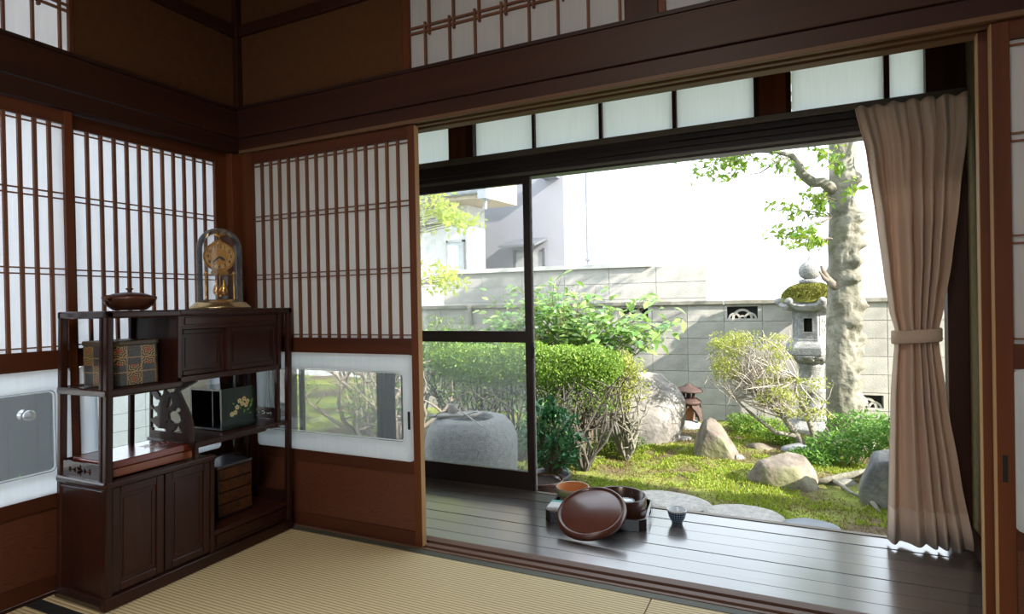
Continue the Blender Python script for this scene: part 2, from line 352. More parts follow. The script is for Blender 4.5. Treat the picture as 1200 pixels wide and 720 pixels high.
shoji('door_2', mapB(-.035), -.778, -.052, 11, fr_y, 'lattice paper sliding door standing behind the dark cabinet, next to the corner', sl=.054, sr=.06, pm=paper_lit)
shoji('door_3', mapB(.0), -1.5, -.747, 14, fr_y, 'lattice paper sliding door at the left picture edge, glass showing a door knob', sl=.028, sr=.028, pm=paper_lit)
shoji('door_4', mapB(-.035), -2.6, -1.47, 18, fr_y, 'lattice paper sliding door on the left wall outside the picture')
shoji('door_5', mapA(0), 2.936, 3.72, 9, fr_x, 'brown lattice paper sliding door at the right picture edge', 2.953, sl=.04, sr=.04, edge='lo')
for q in [c for c in bpy.data.objects if c.parent and c.parent.name == 'door_5' and (c.name.startswith('slat') or c.name.startswith('cross'))]: pass
shoji('door_6', mapA(.055), 2.918, 3.70, 9, fr_x, 'sliding door standing behind the right edge door, only its pale edge showing', edge='lo')
single('wall_left_rear', MB().box(-.06, -.03, FY0, -2.6, 0, 1.77), plaster, 'plaster wall at the rear of the left side', 'wall', kind='structure')

# ---- upper lattice windows
def ranma(name, fn, u0, u1, pitch, u_first, label, zt=2.325, zb=1.976):
    t = thing(name, label, 'window', fn((u0 + u1) / 2, .01, zb), kind='structure')
    part('stile', fbox(fn, u0 - .028, u0, -.006, .02, zb - .003, zt), fr_z, t); part('stile', fbox(fn, u1, u1 + .012, -.006, .02, zb - .003, zt), fr_z, t)
    part('paper', fbox(fn, u0, u1, .012, .013, zb, zt), paper, t)
    u = u_first
    while u < u1 - .01:
        if u > u0 + .005: part('slat', fbox(fn, u - .004, u + .004, -.002, .011, zb, 2.172), slat_m, t)
        v = u + .02
        if u0 < v < u1 - .01: part('upper_slat', fbox(fn, v - .004, v + .004, -.004, .011, 2.118, zt), slat_m, t)
        u += pitch
    for z in (2.136, 2.158): part('cross_slat', fbox(fn, u0, u1, .001, .0115, z - .004, z + .004), slat_m, t)
    return t
ranma('window_1', mapA(-.0), 1.006, 1.912, .116, 1.082, 'wide upper paper window with doubled cross bars and staggered slats')
ranma('window_2', mapA(-.0), 2.052, 2.9, .150, 2.20, 'upper paper window right of the broad post, cut by the top of the picture')
ranma('window_3', mapB(.0), -1.6, -.752, .088, -1.66 + .0, 'upper paper window at the top left corner of the picture')
single('wall_front_right', MB().box(2.95, FX1, .0, .05, 1.966, 2.33), plaster, 'plaster above the right edge door', 'wall', kind='structure')
single('wall_left_back', MB().box(-.05, .0, FY0, -1.62, 1.958, 2.375), plaster, 'plaster panel at the rear above the left doors', 'wall', kind='structure')

# ------------------------------------------------------------------ veranda
ver = thing('floor_veranda', 'dark polished board floor of the veranda between room and garden', 'floor', (1.4, .5, -.03), kind='structure')
ys = [.119, .222, .327, .431, .535, .638, .741]
for i in range(6):
    part('board', MB().box(-.6, 3.14, ys[i] + .0012, ys[i + 1] - .0012, -.035, -.008 - .0006 * (i % 3)), plank_m[i % 3], ver, bevel=.0015)
part('edge_board', MB().box(-.6, 3.14, .7425, .858, -.04, -.007), plank_m[1], ver, bevel=.002)
part('joist', MB().box(-.6, 3.14, .06, .86, -.16, -.036), mat('dark_underfloor', (.03, .022, .018), None, .9), ver)
part('outer_rail', MB().box(-.6, 3.14, .859, .885, -.10, -.004).box(-.6, 3.14, .8851, .93, -.10, -.02), alum2, ver)
single('wall_veranda_right', MB().box(3.062, 3.14, .126, .95, -.008, 2.3), olive, 'olive plaster end wall of the veranda behind the curtain', 'wall', kind='structure')
single('baseboard_right', MB().box(3.05, 3.061, .125, .86, -.007, .085), beam_y, 'dark baseboard at the foot of the olive wall', 'baseboard', kind='structure')
single('wall_veranda_left', MB().box(-.68, -.6, .06, .93, -.16, 2.3), olive, 'plaster end wall at the far left of the veranda', 'wall', kind='structure')
single('ceiling_veranda', MB().box(-.7, 3.15, .051, .99, 2.30, 2.33), ceil_m, 'board ceiling over the veranda', 'ceiling', kind='structure')
single('wall_veranda_back', MB().box(-.7, -.1, .0605, .11, -.16, 2.3), olive, 'plaster beside the veranda beyond the corner', 'wall', kind='structure')
single('wall_veranda_upper', MB().box(-.1, 3.15, .051, .10, 1.84, 2.3), olive, 'plaster on the veranda side above the door head', 'wall', kind='structure')
# lintel profiles of the outer window
lt = thing('window_4', 'brown metal head frame of the glass garden doors with frosted upper panes', 'window frame', (1.4, .87, 1.69), kind='structure')
for y0, y1, z0, z1, mm in ((.845, .95, 1.803, 1.832, alum2), (.868, .95, 1.765, 1.803, alum), (.856, .95, 1.742, 1.766, alum), (.872, .95, 1.716, 1.742, alum), (.864, .95, 1.700, 1.716, alum2), (.87, .95, 1.690, 1.700, alum)):
    part('frame_profile', MB().box(-.6, 3.06, y0, y1, z0, z1), mm, lt, bevel=.0015)
for a, b, mm in ((-.6, -.05, beam_z), (.662, .775, fr_z), (.775, .82, beam_z), (1.172, 1.186, beam_z), (1.543, 1.559, beam_z), (1.911, 1.930, beam_z), (2.277, 2.30, beam_z), (2.30, 2.41, fr_z), (2.41, 2.432, beam_z), (2.785, 2.805, beam_z), (2.928, 2.99, beam_z), (2.9905, 3.06, beam_z)):
    part('post', MB().box(a, b, .862 if b - a > .03 else .88, .93, 1.833, 2.3), mm, lt)
for a, b in ((-.05, .3), (.3, .66), (.822, 1.171), (1.187, 1.542), (1.56, 1.91), (1.931, 2.276), (2.433, 2.784), (2.806, 2.927)):
    part('frosted_pane', MB().box(a, b, .902, .906, 1.834, 2.3), frost, lt)
beam('trim_15', (2.99, 3.0605, .862, .93, -.004, 1.69), beam_z, 'dark post at the right end of the garden opening')
# garden glass door
def glass_door(name, x0, x1, y0, y1, label, haze_low, s0=.03, s1=.042, latch=False):
    t = thing(name, label, 'glass door', ((x0 + x1) / 2, (y0 + y1) / 2, -.003), kind='structure')
    part('stile', MB().box(x0, x0 + s0, y0, y1, -.003, 1.69), alum, t, bevel=.002); part('stile', MB().box(x1 - s1, x1, y0, y1, -.003, 1.69), alum, t, bevel=.002)
    a, b = x0 + s0, x1 - s1
    part('top_rail', MB().box(a, b, y0 + .002, y1 - .002, 1.658, 1.69), alum, t); part('middle_rail', MB().box(a, b, y0 + .002, y1 - .002, .797, .860), alum, t, bevel=.001)
    part('bottom_rail', MB().box(a, b, y0 + .002, y1 - .002, -.003, .096), alum, t, bevel=.001)
    ym = (y0 + y1) / 2
    part('upper_pane', MB().box(a, b, ym - .002, ym + .002, .86, 1.658), glass_clear, t); part('lower_pane', MB().box(a, b, ym - .002, ym + .002, .096, .797), haze_low, t, label='hazy lower glass pane')
    if latch:
        l_ = part('latch', MB().box(x1 - .012, x1 + .012, y0 - .012, y0, .715, .80), mat('black_latch', (.012, .012, .012), None, .5), t, bevel=.004)
        part('lever', MB().tube([(x1 + .006, y0 - .012, .79), (x1 + .016, y0 - .02, .765), (x1 + .010, y0 - .018, .735)], .005, 6), mat('black_latch', (.01,) * 3), l_)
        part('weather_strip', MB().box(x1, x1 + .004, y0 + .01, y1 - .008, .0, 1.689), mat('rubber_grey', (.35, .35, .34), (.15, .15, .15), .8, 30), t)
glass_door('door_7', .29, 1.157, .87, .90, 'brown framed glass garden door left of the opening, hazy lower pane', glass_haze, latch=True)
glass_door('door_8', -.56, .33, .903, .93, 'outer brown framed glass garden door behind the left paper door', glass_clear)
dc = MB()
dc.loft([[(x, .80 + .015 * math.sin(i * 1.25), z) for i, x in enumerate(np.linspace(.165, .30, 24))] for z in (.02, .9, 1.7)], cap=False, closed=False)
o = single('dark_curtain', dc, mat('slate_curtain_cloth', (.05, .07, .09), (.04, .055, .075), .9, 60), 'narrow slate blue curtain gathered behind the low window of the paper door', 'curtain', (.23, .8, .02), smooth=True)
sm = o.modifiers.new('solid', 'SOLIDIFY'); sm.thickness = .002
# unseen roof over the veranda, run far right to shade the near garden
rf = thing('roof_eave', 'timber eave of the house projecting over the garden side', 'roof', (1.4, 1.2, 2.34), kind='structure')
part('eave_board', MB().add([(-3, .94, 2.42), (10, .94, 2.42), (10, 1.45, 2.30), (-3, 1.45, 2.30), (-3, .94, 2.46), (10, .94, 2.46), (10, 1.45, 2.34), (-3, 1.45, 2.34)], [(0, 3, 2, 1), (4, 5, 6, 7), (0, 1, 5, 4), (1, 2, 6, 5), (2, 3, 7, 6), (3, 0, 4, 7)]), ceil_m, rf)
single('roof', MB().box(-.3, 10, -4.2, .94, 2.79, 2.86).box(-.7, 4.4, .9, .95, 2.3, 2.8), ceil_m, 'flat slab closing the house above its ceilings, run far right to cast shade', 'roof', kind='structure')
single('wall_outer_right', MB().box(3.16, 10, .86, .94, -.4, 2.8), mat('outer_render', (.45, .44, .42), None, .9), 'unseen outer house wall right of the veranda, lengthened to shade the garden', 'wall', kind='structure')  # unseen length added to keep the sun off the near garden

# ------------------------------------------------------------------ curtain
def lerp_tab(tab, z):
    for (z0, v0), (z1, v1) in zip(tab, tab[1:]):
        if z0 >= z >= z1: t = (z0 - z) / (z0 - z1); t = t * t * (3 - 2 * t) * .35 + t * .65; return v0 + (v1 - v0) * t
    return tab[-1][1]
TL = [(1.795, 2.672), (1.6, 2.712), (1.3, 2.745), (1.1, 2.765), (.95, 2.782), (.87, 2.80), (.83, 2.798), (.6, 2.782), (.3, 2.772), (.016, 2.762)]
TR = [(1.795, 3.052), (1.66, 3.050), (1.4, 3.020), (1.15, 2.990), (.95, 2.960), (.87, 2.945), (.83, 2.945), (.6, 2.968), (.3, 3.01), (.016, 3.053)]
AMP = [(1.795, .014), (1.75, .018), (1.6, .030), (1.2, .040), (.95, .032), (.87, .020), (.83, .020), (.6, .028), (.3, .028), (.016, .026)]
pha = [R.uniform(-.5, .5) for _ in range(12)]
def cx(s, z):
    """plan position of the cloth: broad folds below, gathered into groups of fine pleats at the heading"""
    a = 2 * PI * 5.5 * (s + .065 * math.sin(8.3 * s + 1)) + .35 * math.sin(2.2 * z + 5 * s)
    b = 2 * PI * 11 * s + .8 * math.sin(9 * s)
    top = max(0, min(1, (z - 1.25) / .5)); w = lerp_tab(AMP, z)
    fold = math.sin(a) + .28 * math.sin(2 * a + 1.0)
    y = .79 + w * (fold * (.95 - .45 * top) + (.16 + .45 * top) * math.sin(b) * (.6 + .4 * math.sin(2 * PI * 3 * s)))
    xs = s + .022 * math.cos(a) * (1 - .6 * top) * min(1, s / .06, (1 - s) / .06)
    return lerp_tab(TL, z) + (lerp_tab(TR, z) - lerp_tab(TL, z)) * xs, y
zs = sorted(set([round(1.795 - i * .03, 4) for i in range(60) if 1.795 - i * .03 > .008] + [.007, .87, .83, 1.78]), reverse=True)
cb = MB(); cb.loft([[(*cx(j / 260, z), z + (.006 * math.sin(40 * j / 260) if z > 1.78 else 0) + (.018 * (1 - j / 260) * 0 if z < .05 else 0)) for j in range(261)] for z in zs], cap=False, closed=False)
cur = thing('curtain', 'long beige curtain tied back at the right end of the opening', 'curtain', (2.9, .79, .016))
def cloth(name, c1, c2):
    m = mat(name, c1, c2, .85, 18, (1, 1, .25), bump=.08, bscale=350, sheen=.25); n = m.node_tree.nodes; l = m.node_tree.links
    tr_ = n.new('ShaderNodeBsdfTranslucent'); tr_.inputs[0].default_value = (.75, .5, .33, 1); mx = n.new('ShaderNodeMixShader'); mx.inputs[0].default_value = .22
    l.new(n['Principled BSDF'].outputs[0], mx.inputs[1]); l.new(tr_.outputs[0], mx.inputs[2]); l.new(mx.outputs[0], n['Material Output'].inputs[0]); return m
beige = cloth('beige_cloth', (.70, .54, .42), (.63, .48, .37))
o = part('cloth', cb, beige, cur, smooth=True); sm = o.modifiers.new('solid', 'SOLIDIFY'); sm.thickness = .0025
hem = MB(); hem.loft([[(cx(j / 260, z)[0], cx(j / 260, z)[1] - .0022, z) for j in range(261)] for z in (.15, .08, .008)], cap=False, closed=False)
o = part('hem', hem, cloth('beige_hem', (.74, .59, .48), (.68, .54, .44)), cur, smooth=True); sm = o.modifiers.new('solid', 'SOLIDIFY'); sm.thickness = .0015
tb = MB(); ell = lambda z, k: [(2.872 + (.083 + k) * math.cos(t), .79 + (.042 + k) * math.sin(t), z + .006 * math.cos(t)) for t in [2 * PI * j / 40 for j in range(40)]]
tb.loft([ell(.822, 0), ell(.826, .004), ell(.872, .004), ell(.876, 0)], cap=False)
o = part('tieback', tb, beige, cur, smooth=True); sm = o.modifiers.new('solid', 'SOLIDIFY'); sm.thickness = .004
rail = MB().box(1.9, 3.055, .838, .852, 1.770, 1.784)
single('curtain_rail', rail, alum, 'slim dark curtain rail fixed under the head frame', 'rail', (2.4, .81, 1.762))
# ------------------------------------------------------------------ display cabinet
SH = .028
def shear(mb): return mb.xf(lambda v: (v.x, v.y + SH * v.z, v.z))
cab = thing('display_cabinet', 'dark rosewood display cabinet with staggered shelves standing in the corner', 'cabinet', (.19, -.455, 0))
X0, X1, Y0, Y1 = .048, .338, -.865, -.045
def cp(name, b, mm=rose_y, parent=None, bevel=.002, **k): return part(name, shear(MB().box(*b)), mm, parent or cab, bevel=bevel, **k)
for x, y in ((X0, Y0), (X1 - .024, Y0), (X0, Y1 - .024), (X1 - .024, Y1 - .024)): cp('post', (x, x + .024, y, y + .024, .04, .992), rose_z, bevel=.005)
cp('post', (.288, .308, Y0 + .001, Y0 + .021, .43, .99), rose_z, bevel=.005)
cp('post', (X0, X0 + .02, -.615, -.597, .43, .99), rose_z, bevel=.004)
cp('post', (X0, X0 + .02, -.127, -.109, .13, .74), rose_z, bevel=.004)
cp('post', (X1 - .026, X1 - .006, -.127, -.109, .50, .74), rose_z, bevel=.004)
# top frame and board
top = cp('top_board', (X0, X1 + .002, -.60, -.109, .992, 1.012), rose_y, bevel=.004)
cp('top_rail', (X1 - .026, X1, Y0 - .002, Y1 + .002, .986, 1.012), rose_y, bevel=.006)
cp('top_rail', (X0, X0 + .026, Y0 - .002, Y1 + .002, .986, 1.012), rose_y, bevel=.006)
cp('top_rail', (X0, X1, Y0 - .002, Y0 + .026, .986, 1.012), rose_x, bevel=.006)
cp('top_rail', (X0, X1, Y1 - .026, Y1 + .002, .986, 1.012), rose_x, bevel=.006)
cp('top_panel', (X0 + .02, X1 - .02, Y0 + .02, -.60, .995, 1.0105), rose_y)
# upper cabinet box
cp('side_panel', (X0 + .004, X1 - .012, -.602, -.590, .735, .990), rose_z)
cp('side_panel', (X0 + .004, X1 - .012, -.121, -.109, .735, .990), rose_z)
cp('back_panel', (X0 + .004, X0 + .012, -.590, -.121, .735, .990), rose_y)
cp('bottom_board', (X0, X1 - .004, -.606, -.105, .735, .757), rose_y)
cp('frieze', (X1 - .03, X1 - .012, -.59, -.121, .944, .99), rose_y)
cp('frieze_moulding', (X1 - .013, X1 - .008, -.575, -.135, .953, .981), rose_y)
cp('front_edge', (X1 - .022, X1 - .004, -.606, -.590, .735, .992), rose_z)
cp('front_edge', (X1 - .022, X1 - .004, -.121, -.105, .735, .992), rose_z)
def panel_door(y0, y1, z0, z1, xf_, name='door', label=None, fw=.028):
    d = cp(name, (xf_ - .016, xf_ - .006, y0 + fw - .002, y1 - fw + .002, z0 + fw - .002, z1 - fw + .002), rose_z, label=label)
    mb = MB().box(xf_ - .018, xf_, y0, y0 + fw, z0, z1).box(xf_ - .018, xf_, y1 - fw, y1, z0, z1).box(xf_ - .018, xf_ - .0005, y0 + fw, y1 - fw, z0, z0 + fw).box(xf_ - .018, xf_ - .0005, y0 + fw, y1 - fw, z1 - fw, z1)
    f = part('door_frame', shear(mb), rose_z, d, bevel=.003)
    a, b, c, e = y0 + fw + .012, y1 - fw - .012, z0 + fw + .012, z1 - fw - .012
    rb = MB().ring([(b, e), (a, e), (a, c), (b, c)], [(b - .004, e - .004), (a + .004, e - .004), (a + .004, c + .004), (b - .004, c + .004)], lambda y, z, x: (x, y, z), xf_ - .0062, xf_ - .0035)
    part('bead', shear(rb), rose_y, d); return d
panel_door(-.590, -.382, .757, .936, X1 - .024, fw=.02); panel_door(-.386, -.121, .757, .936, X1 - .012, fw=.022)
cp('shelf_rail', (X1 - .02, X1 - .008, -.59, -.121, .936, .946), rose_y)
# middle-left shelf
cp('shelf', (X0, X1, Y0, -.59, .727, .741), rose_y)
cp('shelf_rail', (X1 - .024, X1 + .001, Y0, -.59, .717, .745), rose_y, bevel=.006); cp('shelf_rail', (X0, X1, Y0 - .003, Y0 + .02, .719, .745), rose_x, bevel=.006); cp('shelf_rail', (X0, X0 + .02, Y0, -.59, .719, .745), rose_y, bevel=.005)
# lower-left cupboard
cp('side_panel', (X0 + .022, X1 - .022, Y0 + .006, Y0 + .016, .045, .415), rose_z)
cp('side_moulding', (X0 + .024, X1 - .024, Y0 + .001, Y0 + .007, .394, .402), rose_x, bevel=.002)
cp('side_panel', (X0 + .006, X1 - .01, -.462, -.450, .02, .42), rose_z)
cp('back_panel', (X0 + .004, X0 + .012, Y0 + .02, -.455, .02, .42), rose_y)
cp('cupboard_top', (X0, X1 - .004, Y0 + .004, -.448, .412, .424), rose_y)
cp('shelf_rail', (X1 - .024, X1 + .003, Y0, -.446, .408, .432), rose_y, bevel=.006); cp('shelf_rail', (X0, X1, Y0 - .005, Y0 + .02, .408, .434), rose_x, bevel=.008)
cp('cupboard_floor', (X0 + .01, X1 - .02, Y0 + .02, -.46, .04, .052), rose_y)
panel_door(-.841, -.656, .052, .406, X1 - .006); panel_door(-.652, -.466, .052, .406, X1 - .006)
cp('front_edge', (X1 - .02, X1 - .002, -.466, -.448, .045, .412), rose_z)
# carved low rails
def carved(name, u0, u1, z0, z1, y, holes, parent=cab):
    """board in the x-z plane built from strips with flower shaped piercings left open"""
    n = 60; k = 14; mb = MB(); du = (u1 - u0) / n; dz = (z1 - z0) / k
    for i in range(n):
        run = None
        for j in range(k + 1):
            solid = j < k and not any(h((u0 + (i + .5) * du), (z0 + (j + .5) * dz)) for h in holes)
            if solid and run is None: run = j
            if not solid and run is not None: mb.box(u0 + i * du, u0 + (i + 1) * du, y, y + .008, z0 + run * dz, z0 + j * dz); run = None
    return part(name, shear(mb), rose_x, parent)
def flower_holes(cu, cz, s=1):
    h = [lambda u, z: math.hypot(u - cu, z - cz) < s * (.012 + .004 * math.cos(5 * math.atan2(z - cz, u - cu))) and math.hypot(u - cu, z - cz) > .003]
    for q in (-1, 1):
        h.append(lambda u, z, q=q: 0 < (u - cu) * q - .018 * s < .018 * s and abs(z - cz) < .009 * s * (1 - ((u - cu) * q - .018 * s) / (.018 * s)))
        h.append(lambda u, z, q=q: 0 < (u - cu) * q - .034 * s < .02 * s and abs(z - cz) < .0028)
        h.append(lambda u, z, q=q: abs((u - cu) * q - .046 * s) < .004 * s and abs(z - cz) < .008 * s)
    return h
carved('carved_rail', X0 + .024, X1 - .05, .434, .486, Y0 + .006, flower_holes(.178, .458, 1.25))
cp('back_rail', (X0 + .004, X0 + .014, Y0 + .024, -.46, .424, .486), rose_y)
# middle-right shelf
cp('shelf', (X0, X1 - .004, -.534, -.056, .482, .494), rose_y)
cp('shelf_rail', (X1 - .024, X1 + .002, -.536, -.2, .474, .497), rose_y, bevel=.004); cp('shelf_rail', (X0, X1 - .0, -.538, -.518, .474, .498), rose_x, bevel=.004)
wv = MB(); pl = [(.16 + .0 * i, 0) for i in range(0)]
for i in range(16):
    a, b = -.2 + i * .144 / 16, -.2 + (i + 1) * .144 / 16; fx = lambda y: X1 - .012 + .014 * math.cos((y + .2) / .144 * 4 * PI)
    wv.add([(X1 - .05, a, .476), (fx(a), a, .476), (fx(b), b, .476), (X1 - .05, b, .476), (X1 - .05, a, .497), (fx(a), a, .497), (fx(b), b, .497), (X1 - .05, b, .497)], [(0, 3, 2, 1), (4, 5, 6, 7), (0, 1, 5, 4), (1, 2, 6, 5), (2, 3, 7, 6), (3, 0, 4, 7)])
part('wavy_edge', shear(wv), rose_y, cab)
cp('leg', (X1 - .024, X1 - .004, -.534, -.516, .424, .476), rose_z, bevel=.004); cp('leg', (X0, X0 + .02, -.534, -.516, .424, .476), rose_z, bevel=.004)
carved('carved_rail', X0 + .03, X1 - .06, .497, .548, Y1 - .02, flower_holes(.17, .522, 1.1))
# carved open-work bracket standing on the middle shelf
mb = MB(); nz, nx = 46, 30; yb = -.541
def lim(t): return .322 - .10 * t + .055 * math.sin(t * PI) * (1 - t) - (.0 if t < .82 else -.13 * (t - .82) / .18)
for j in range(nz):
    t = (j + .5) / nz; z0 = .498 + .237 * j / nz; z1 = .498 + .237 * (j + 1) / nz; xr = lim(t); xl = .07
    run = None
    for i in range(nx + 1):
        u = (i + .5) / nx; x = xl + (xr - xl) * u
        def hol():
            if t < .14 or u > .86 or u < .05: return False
            v = math.sin(9 * u + 3 * math.sin(7 * t)) * math.cos(13 * t + 2.5 * math.sin(6 * u)); return v > .05 or (t > .16 and math.hypot(u - .62, (t - .38) * 1.6) < .16)
        s = i < nx and not hol()
        if s and run is None: run = i
        if not s and run is not None: mb.box(xl + (xr - xl) * run / nx, xl + (xr - xl) * i / nx, yb, yb + .011, z0, z1); run = None
part('carved_bracket', shear(mb), rose_z, cab, label='open-work carved bracket under the upper cabinet')
# lower-right platform
cp('platform_top', (X0, X1 - .002, -.448, Y1, .112, .128), rose_y); cp('platform_back', (X0 + .004, X0 + .012, -.45, Y1, .02, .112), rose_y)
d = cp('drawer', (X1 - .03, X1 - .012, -.446, -.068, .045, .112), rose_y)
part('drawer_moulding', shear(MB().ring([(-.08, .103), (-.434, .103), (-.434, .052), (-.08, .052)], [(-.09, .095), (-.424, .095), (-.424, .06), (-.09, .06)], lambda y, z, x: (x, y, z), X1 - .0125, X1 - .007)), rose_y, d)
cp('back_rail', (X0 + .012, X1 - .03, Y1 - .022, Y1 - .012, .128, .175), rose_x)
cp('plinth', (X1 - .022, X1 + .004, Y0 - .005, Y1 + .002, .003, .046), rose_y, bevel=.003); cp('plinth', (X0, X1 - .022, Y0 - .005, Y0 + .018, .003, .046), rose_x, bevel=.003); cp('plinth', (X0, X1 - .022, Y1 - .02, Y1 + .002, .003, .046), rose_x)

# ------------------------------------------------------------------ things on the cabinet
ZT = 1.0125
clay = mat('brown_glaze', (.16, .055, .025), (.085, .028, .014), .4, 9, coat=.2)
b_ = thing('lidded_bowl', 'small brown lidded bowl on the top of the cabinet', 'bowl', (.17, -.655, ZT))
c = (.17, -.655, ZT)
part('body', MB().lathe([(.0, .001), (.052, .001), (.060, .006), (.078, .022), (.088, .042), (.0895, .052), (.085, .052), (.076, .046), (.0, .044)], c, 40, cap=False), clay, b_, smooth=True)
part('spout', MB().tube([(c[0] + .02, c[1] - .082, c[2] + .046), (c[0] + .028, c[1] - .100, c[2] + .051)], [.011, .007], 8), clay, b_, smooth=True)
l_ = part('lid', MB().lathe([(.076, .048), (.072, .056), (.05, .064), (.02, .068), (0, .0685)], c, 36, cap=False), mat('dark_glaze', (.07, .025, .014), None, .35), b_, smooth=True)
part('knob', MB().lathe([(.006, .066), (.006, .075), (.013, .080), (.012, .084), (0, .084)], c, 16, cap=False), clay, l_, smooth=True)
# anniversary clock under a glass dome
cc = Vector((.17, -.262, ZT)); ang = math.atan2(cc.x - 2.438, -(cc.y + 2.07))  # dial faces into the room
brass = mat('polished_brass', (.83, .53, .17), (.75, .45, .13), .22, 5, metal=1); brass2 = mat('satin_gold_dial', (.42, .22, .05), (.36, .18, .04), .5, 40, metal=.6)
ck = thing('anniversary_clock', 'gilt clock with round dial under a glass dome at the right of the cabinet top', 'clock', tuple(cc))
def cl(pt):  # clock-local: x right, y away from the viewer
    a = math.radians(51); return (cc.x + pt[0] * math.cos(a) - pt[1] * math.sin(a), cc.y + pt[0] * math.sin(a) + pt[1] * math.cos(a), cc.z + pt[2])
def cpart(name, mb, mt, par=ck, **k): return part(name, mb.xf(lambda v: cl(v)), mt, par, **k)
cpart('base', MB().lathe([(0, 0), (.122, 0), (.120, .010), (.108, .018), (.102, .026), (.092, .030), (.080, .033), (.074, .040), (0, .042)], n=48, cap=False), mat('pale_gilt', (.80, .62, .36), (.72, .52, .26), .25, 4, metal=.9), smooth=True)
for q in (-1, 1):
    cpart('column', MB().lathe([(.009, .036), (.005, .042), (.0042, .09), (.0042, .145), (.007, .15), (.009, .155), (.004, .162), (.0, .168)], (q * .055, 0, 0), 12, cap=False), brass, smooth=True)
cpart('cross_bar', MB().box(-.062, .062, -.006, .006, .146, .151), brass, bevel=.001)
cpart('pedestal', MB().prism([(-.032, .150), (.032, .150), (.036, .156), (.024, .18), (-.024, .18), (-.036, .156)], lambda x, z, y: (x, y, z), -.018, .018), brass, bevel=.002)
def disc(r, y0, y1, z, n=40): return MB().prism([(r * math.cos(2 * PI * i / n), z + r * math.sin(2 * PI * i / n)) for i in range(n)], lambda x, zz, y: (x, y, zz), y0, y1)
cpart('case', disc(.060, -.016, .02, .226), brass, bevel=.002)
cpart('bezel', MB().ring([(.064 * math.cos(2 * PI * i / 40), .226 + .064 * math.sin(2 * PI * i / 40)) for i in range(40)], [(.057 * math.cos(2 * PI * i / 40), .226 + .057 * math.sin(2 * PI * i / 40)) for i in range(40)], lambda x, z, y: (x, y, z), -.022, -.012), brass, bevel=.002)
dial = cpart('dial', disc(.057, -.0175, -.016, .226), brass2)
cpart('chapter_ring', MB().ring([(.0535 * math.cos(2 * PI * i / 40), .226 + .0535 * math.sin(2 * PI * i / 40)) for i in range(40)], [(.036 * math.cos(2 * PI * i / 40), .226 + .036 * math.sin(2 * PI * i / 40)) for i in range(40)], lambda x, z, y: (x, y, z), -.0185, -.0175), mat('pale_gold', (.52, .31, .11), None, .45, metal=.5), dial)
ink = mat('black_ink', (.012, .008, .006), None, .5)
for i in range(12):
    cu = bpy.data.curves.new('numeral', 'FONT'); cu.body = str(12 if i == 0 else i); cu.size = .0205; cu.offset = .0005; cu.align_x = 'CENTER'; cu.align_y = 'CENTER'; cu.extrude = .0003
    tmp = bpy.data.objects.new('numeral_source', cu); COL.objects.link(tmp); dg = bpy.context.evaluated_depsgraph_get(); me = bpy.data.meshes.new_from_object(tmp.evaluated_get(dg)); bpy.data.objects.remove(tmp)
    a = PI / 2 - 2 * PI * i / 12; me.transform(Matrix.Translation((.0445 * math.cos(a), .0445 * math.sin(a) + .226, 0)))
    for v in me.vertices: v.co = Vector(cl((v.co.x, -.0189 - v.co.z, v.co.y))) - cc
    me.materials.clear(); me.materials.append(ink); link('numeral', me, dial)
for a, L, w in ((math.radians(-38), .030, .0045), (math.radians(-135), .042, .003)):
    dx, dz = math.cos(a), math.sin(a); hb = MB().prism([(-dz * w, .226 + dx * w), (dx * L * .6 - dz * w * 1.4, .226 + dz * L * .6 + dx * w * 1.4), (dx * L, .226 + dz * L), (dx * L * .6 + dz * w * 1.4, .226 + dz * L * .6 - dx * w * 1.4), (dz * w, .226 - dx * w)], lambda x, z, y: (x, y, z), -.0215, -.0205)
    cpart('hand', hb, ink, dial)
cpart('crest', MB().prism([(-.03, .284), (-.024, .292), (-.010, .293), (-.006, .303), (.006, .303), (.010, .293), (.024, .292), (.03, .284)], lambda x, z, y: (x, y, z), -.008, .008), brass, bevel=.002)
fl = MB().tube([(-.020, 0, .333), (-.012, 0, .322), (0, 0, .318), (.014, 0, .326), (.024, 0, .322)], [.002, .006, .005, .006, .002], 8).lathe([(.002, .30), (.003, .318), (.001, .33)], n=8)
fl.tube([(-.006, 0, .322), (-.010, 0, .336), (-.018, 0, .340)], [.004, .004, .002], 6).tube([(.006, 0, .322), (.012, 0, .334), (.022, 0, .334)], [.004, .003, .002], 6)
cpart('finial', fl, brass, smooth=True)
pm = cpart('pendulum_hub', MB().lathe([(0, .05), (.007, .052), (.006, .06), (.002, .066), (.0012, .146)], n=10, cap=False), brass, smooth=True)
for i in range(4):
    a = PI / 4 + i * PI / 2; x, y = .021 * math.cos(a), .021 * math.sin(a)
    cpart('pendulum_ball', MB().lathe([(0, .058), (.008, .060), (.0135, .069), (.0145, .080), (.010, .095), (.004, .108), (.003, .12), (.005, .124), (0, .128)], (x, y, 0), 14, cap=False), brass, pm, smooth=True)
dm = MB().lathe([(.090, .031), (.090, .26)] + [(.090 * math.cos(t), .26 + .092 * math.sin(t)) for t in [i * PI / 2 / 10 for i in range(1, 11)]], n=48, cap=False)
cpart('glass_dome', dm, glass_dome, smooth=True)

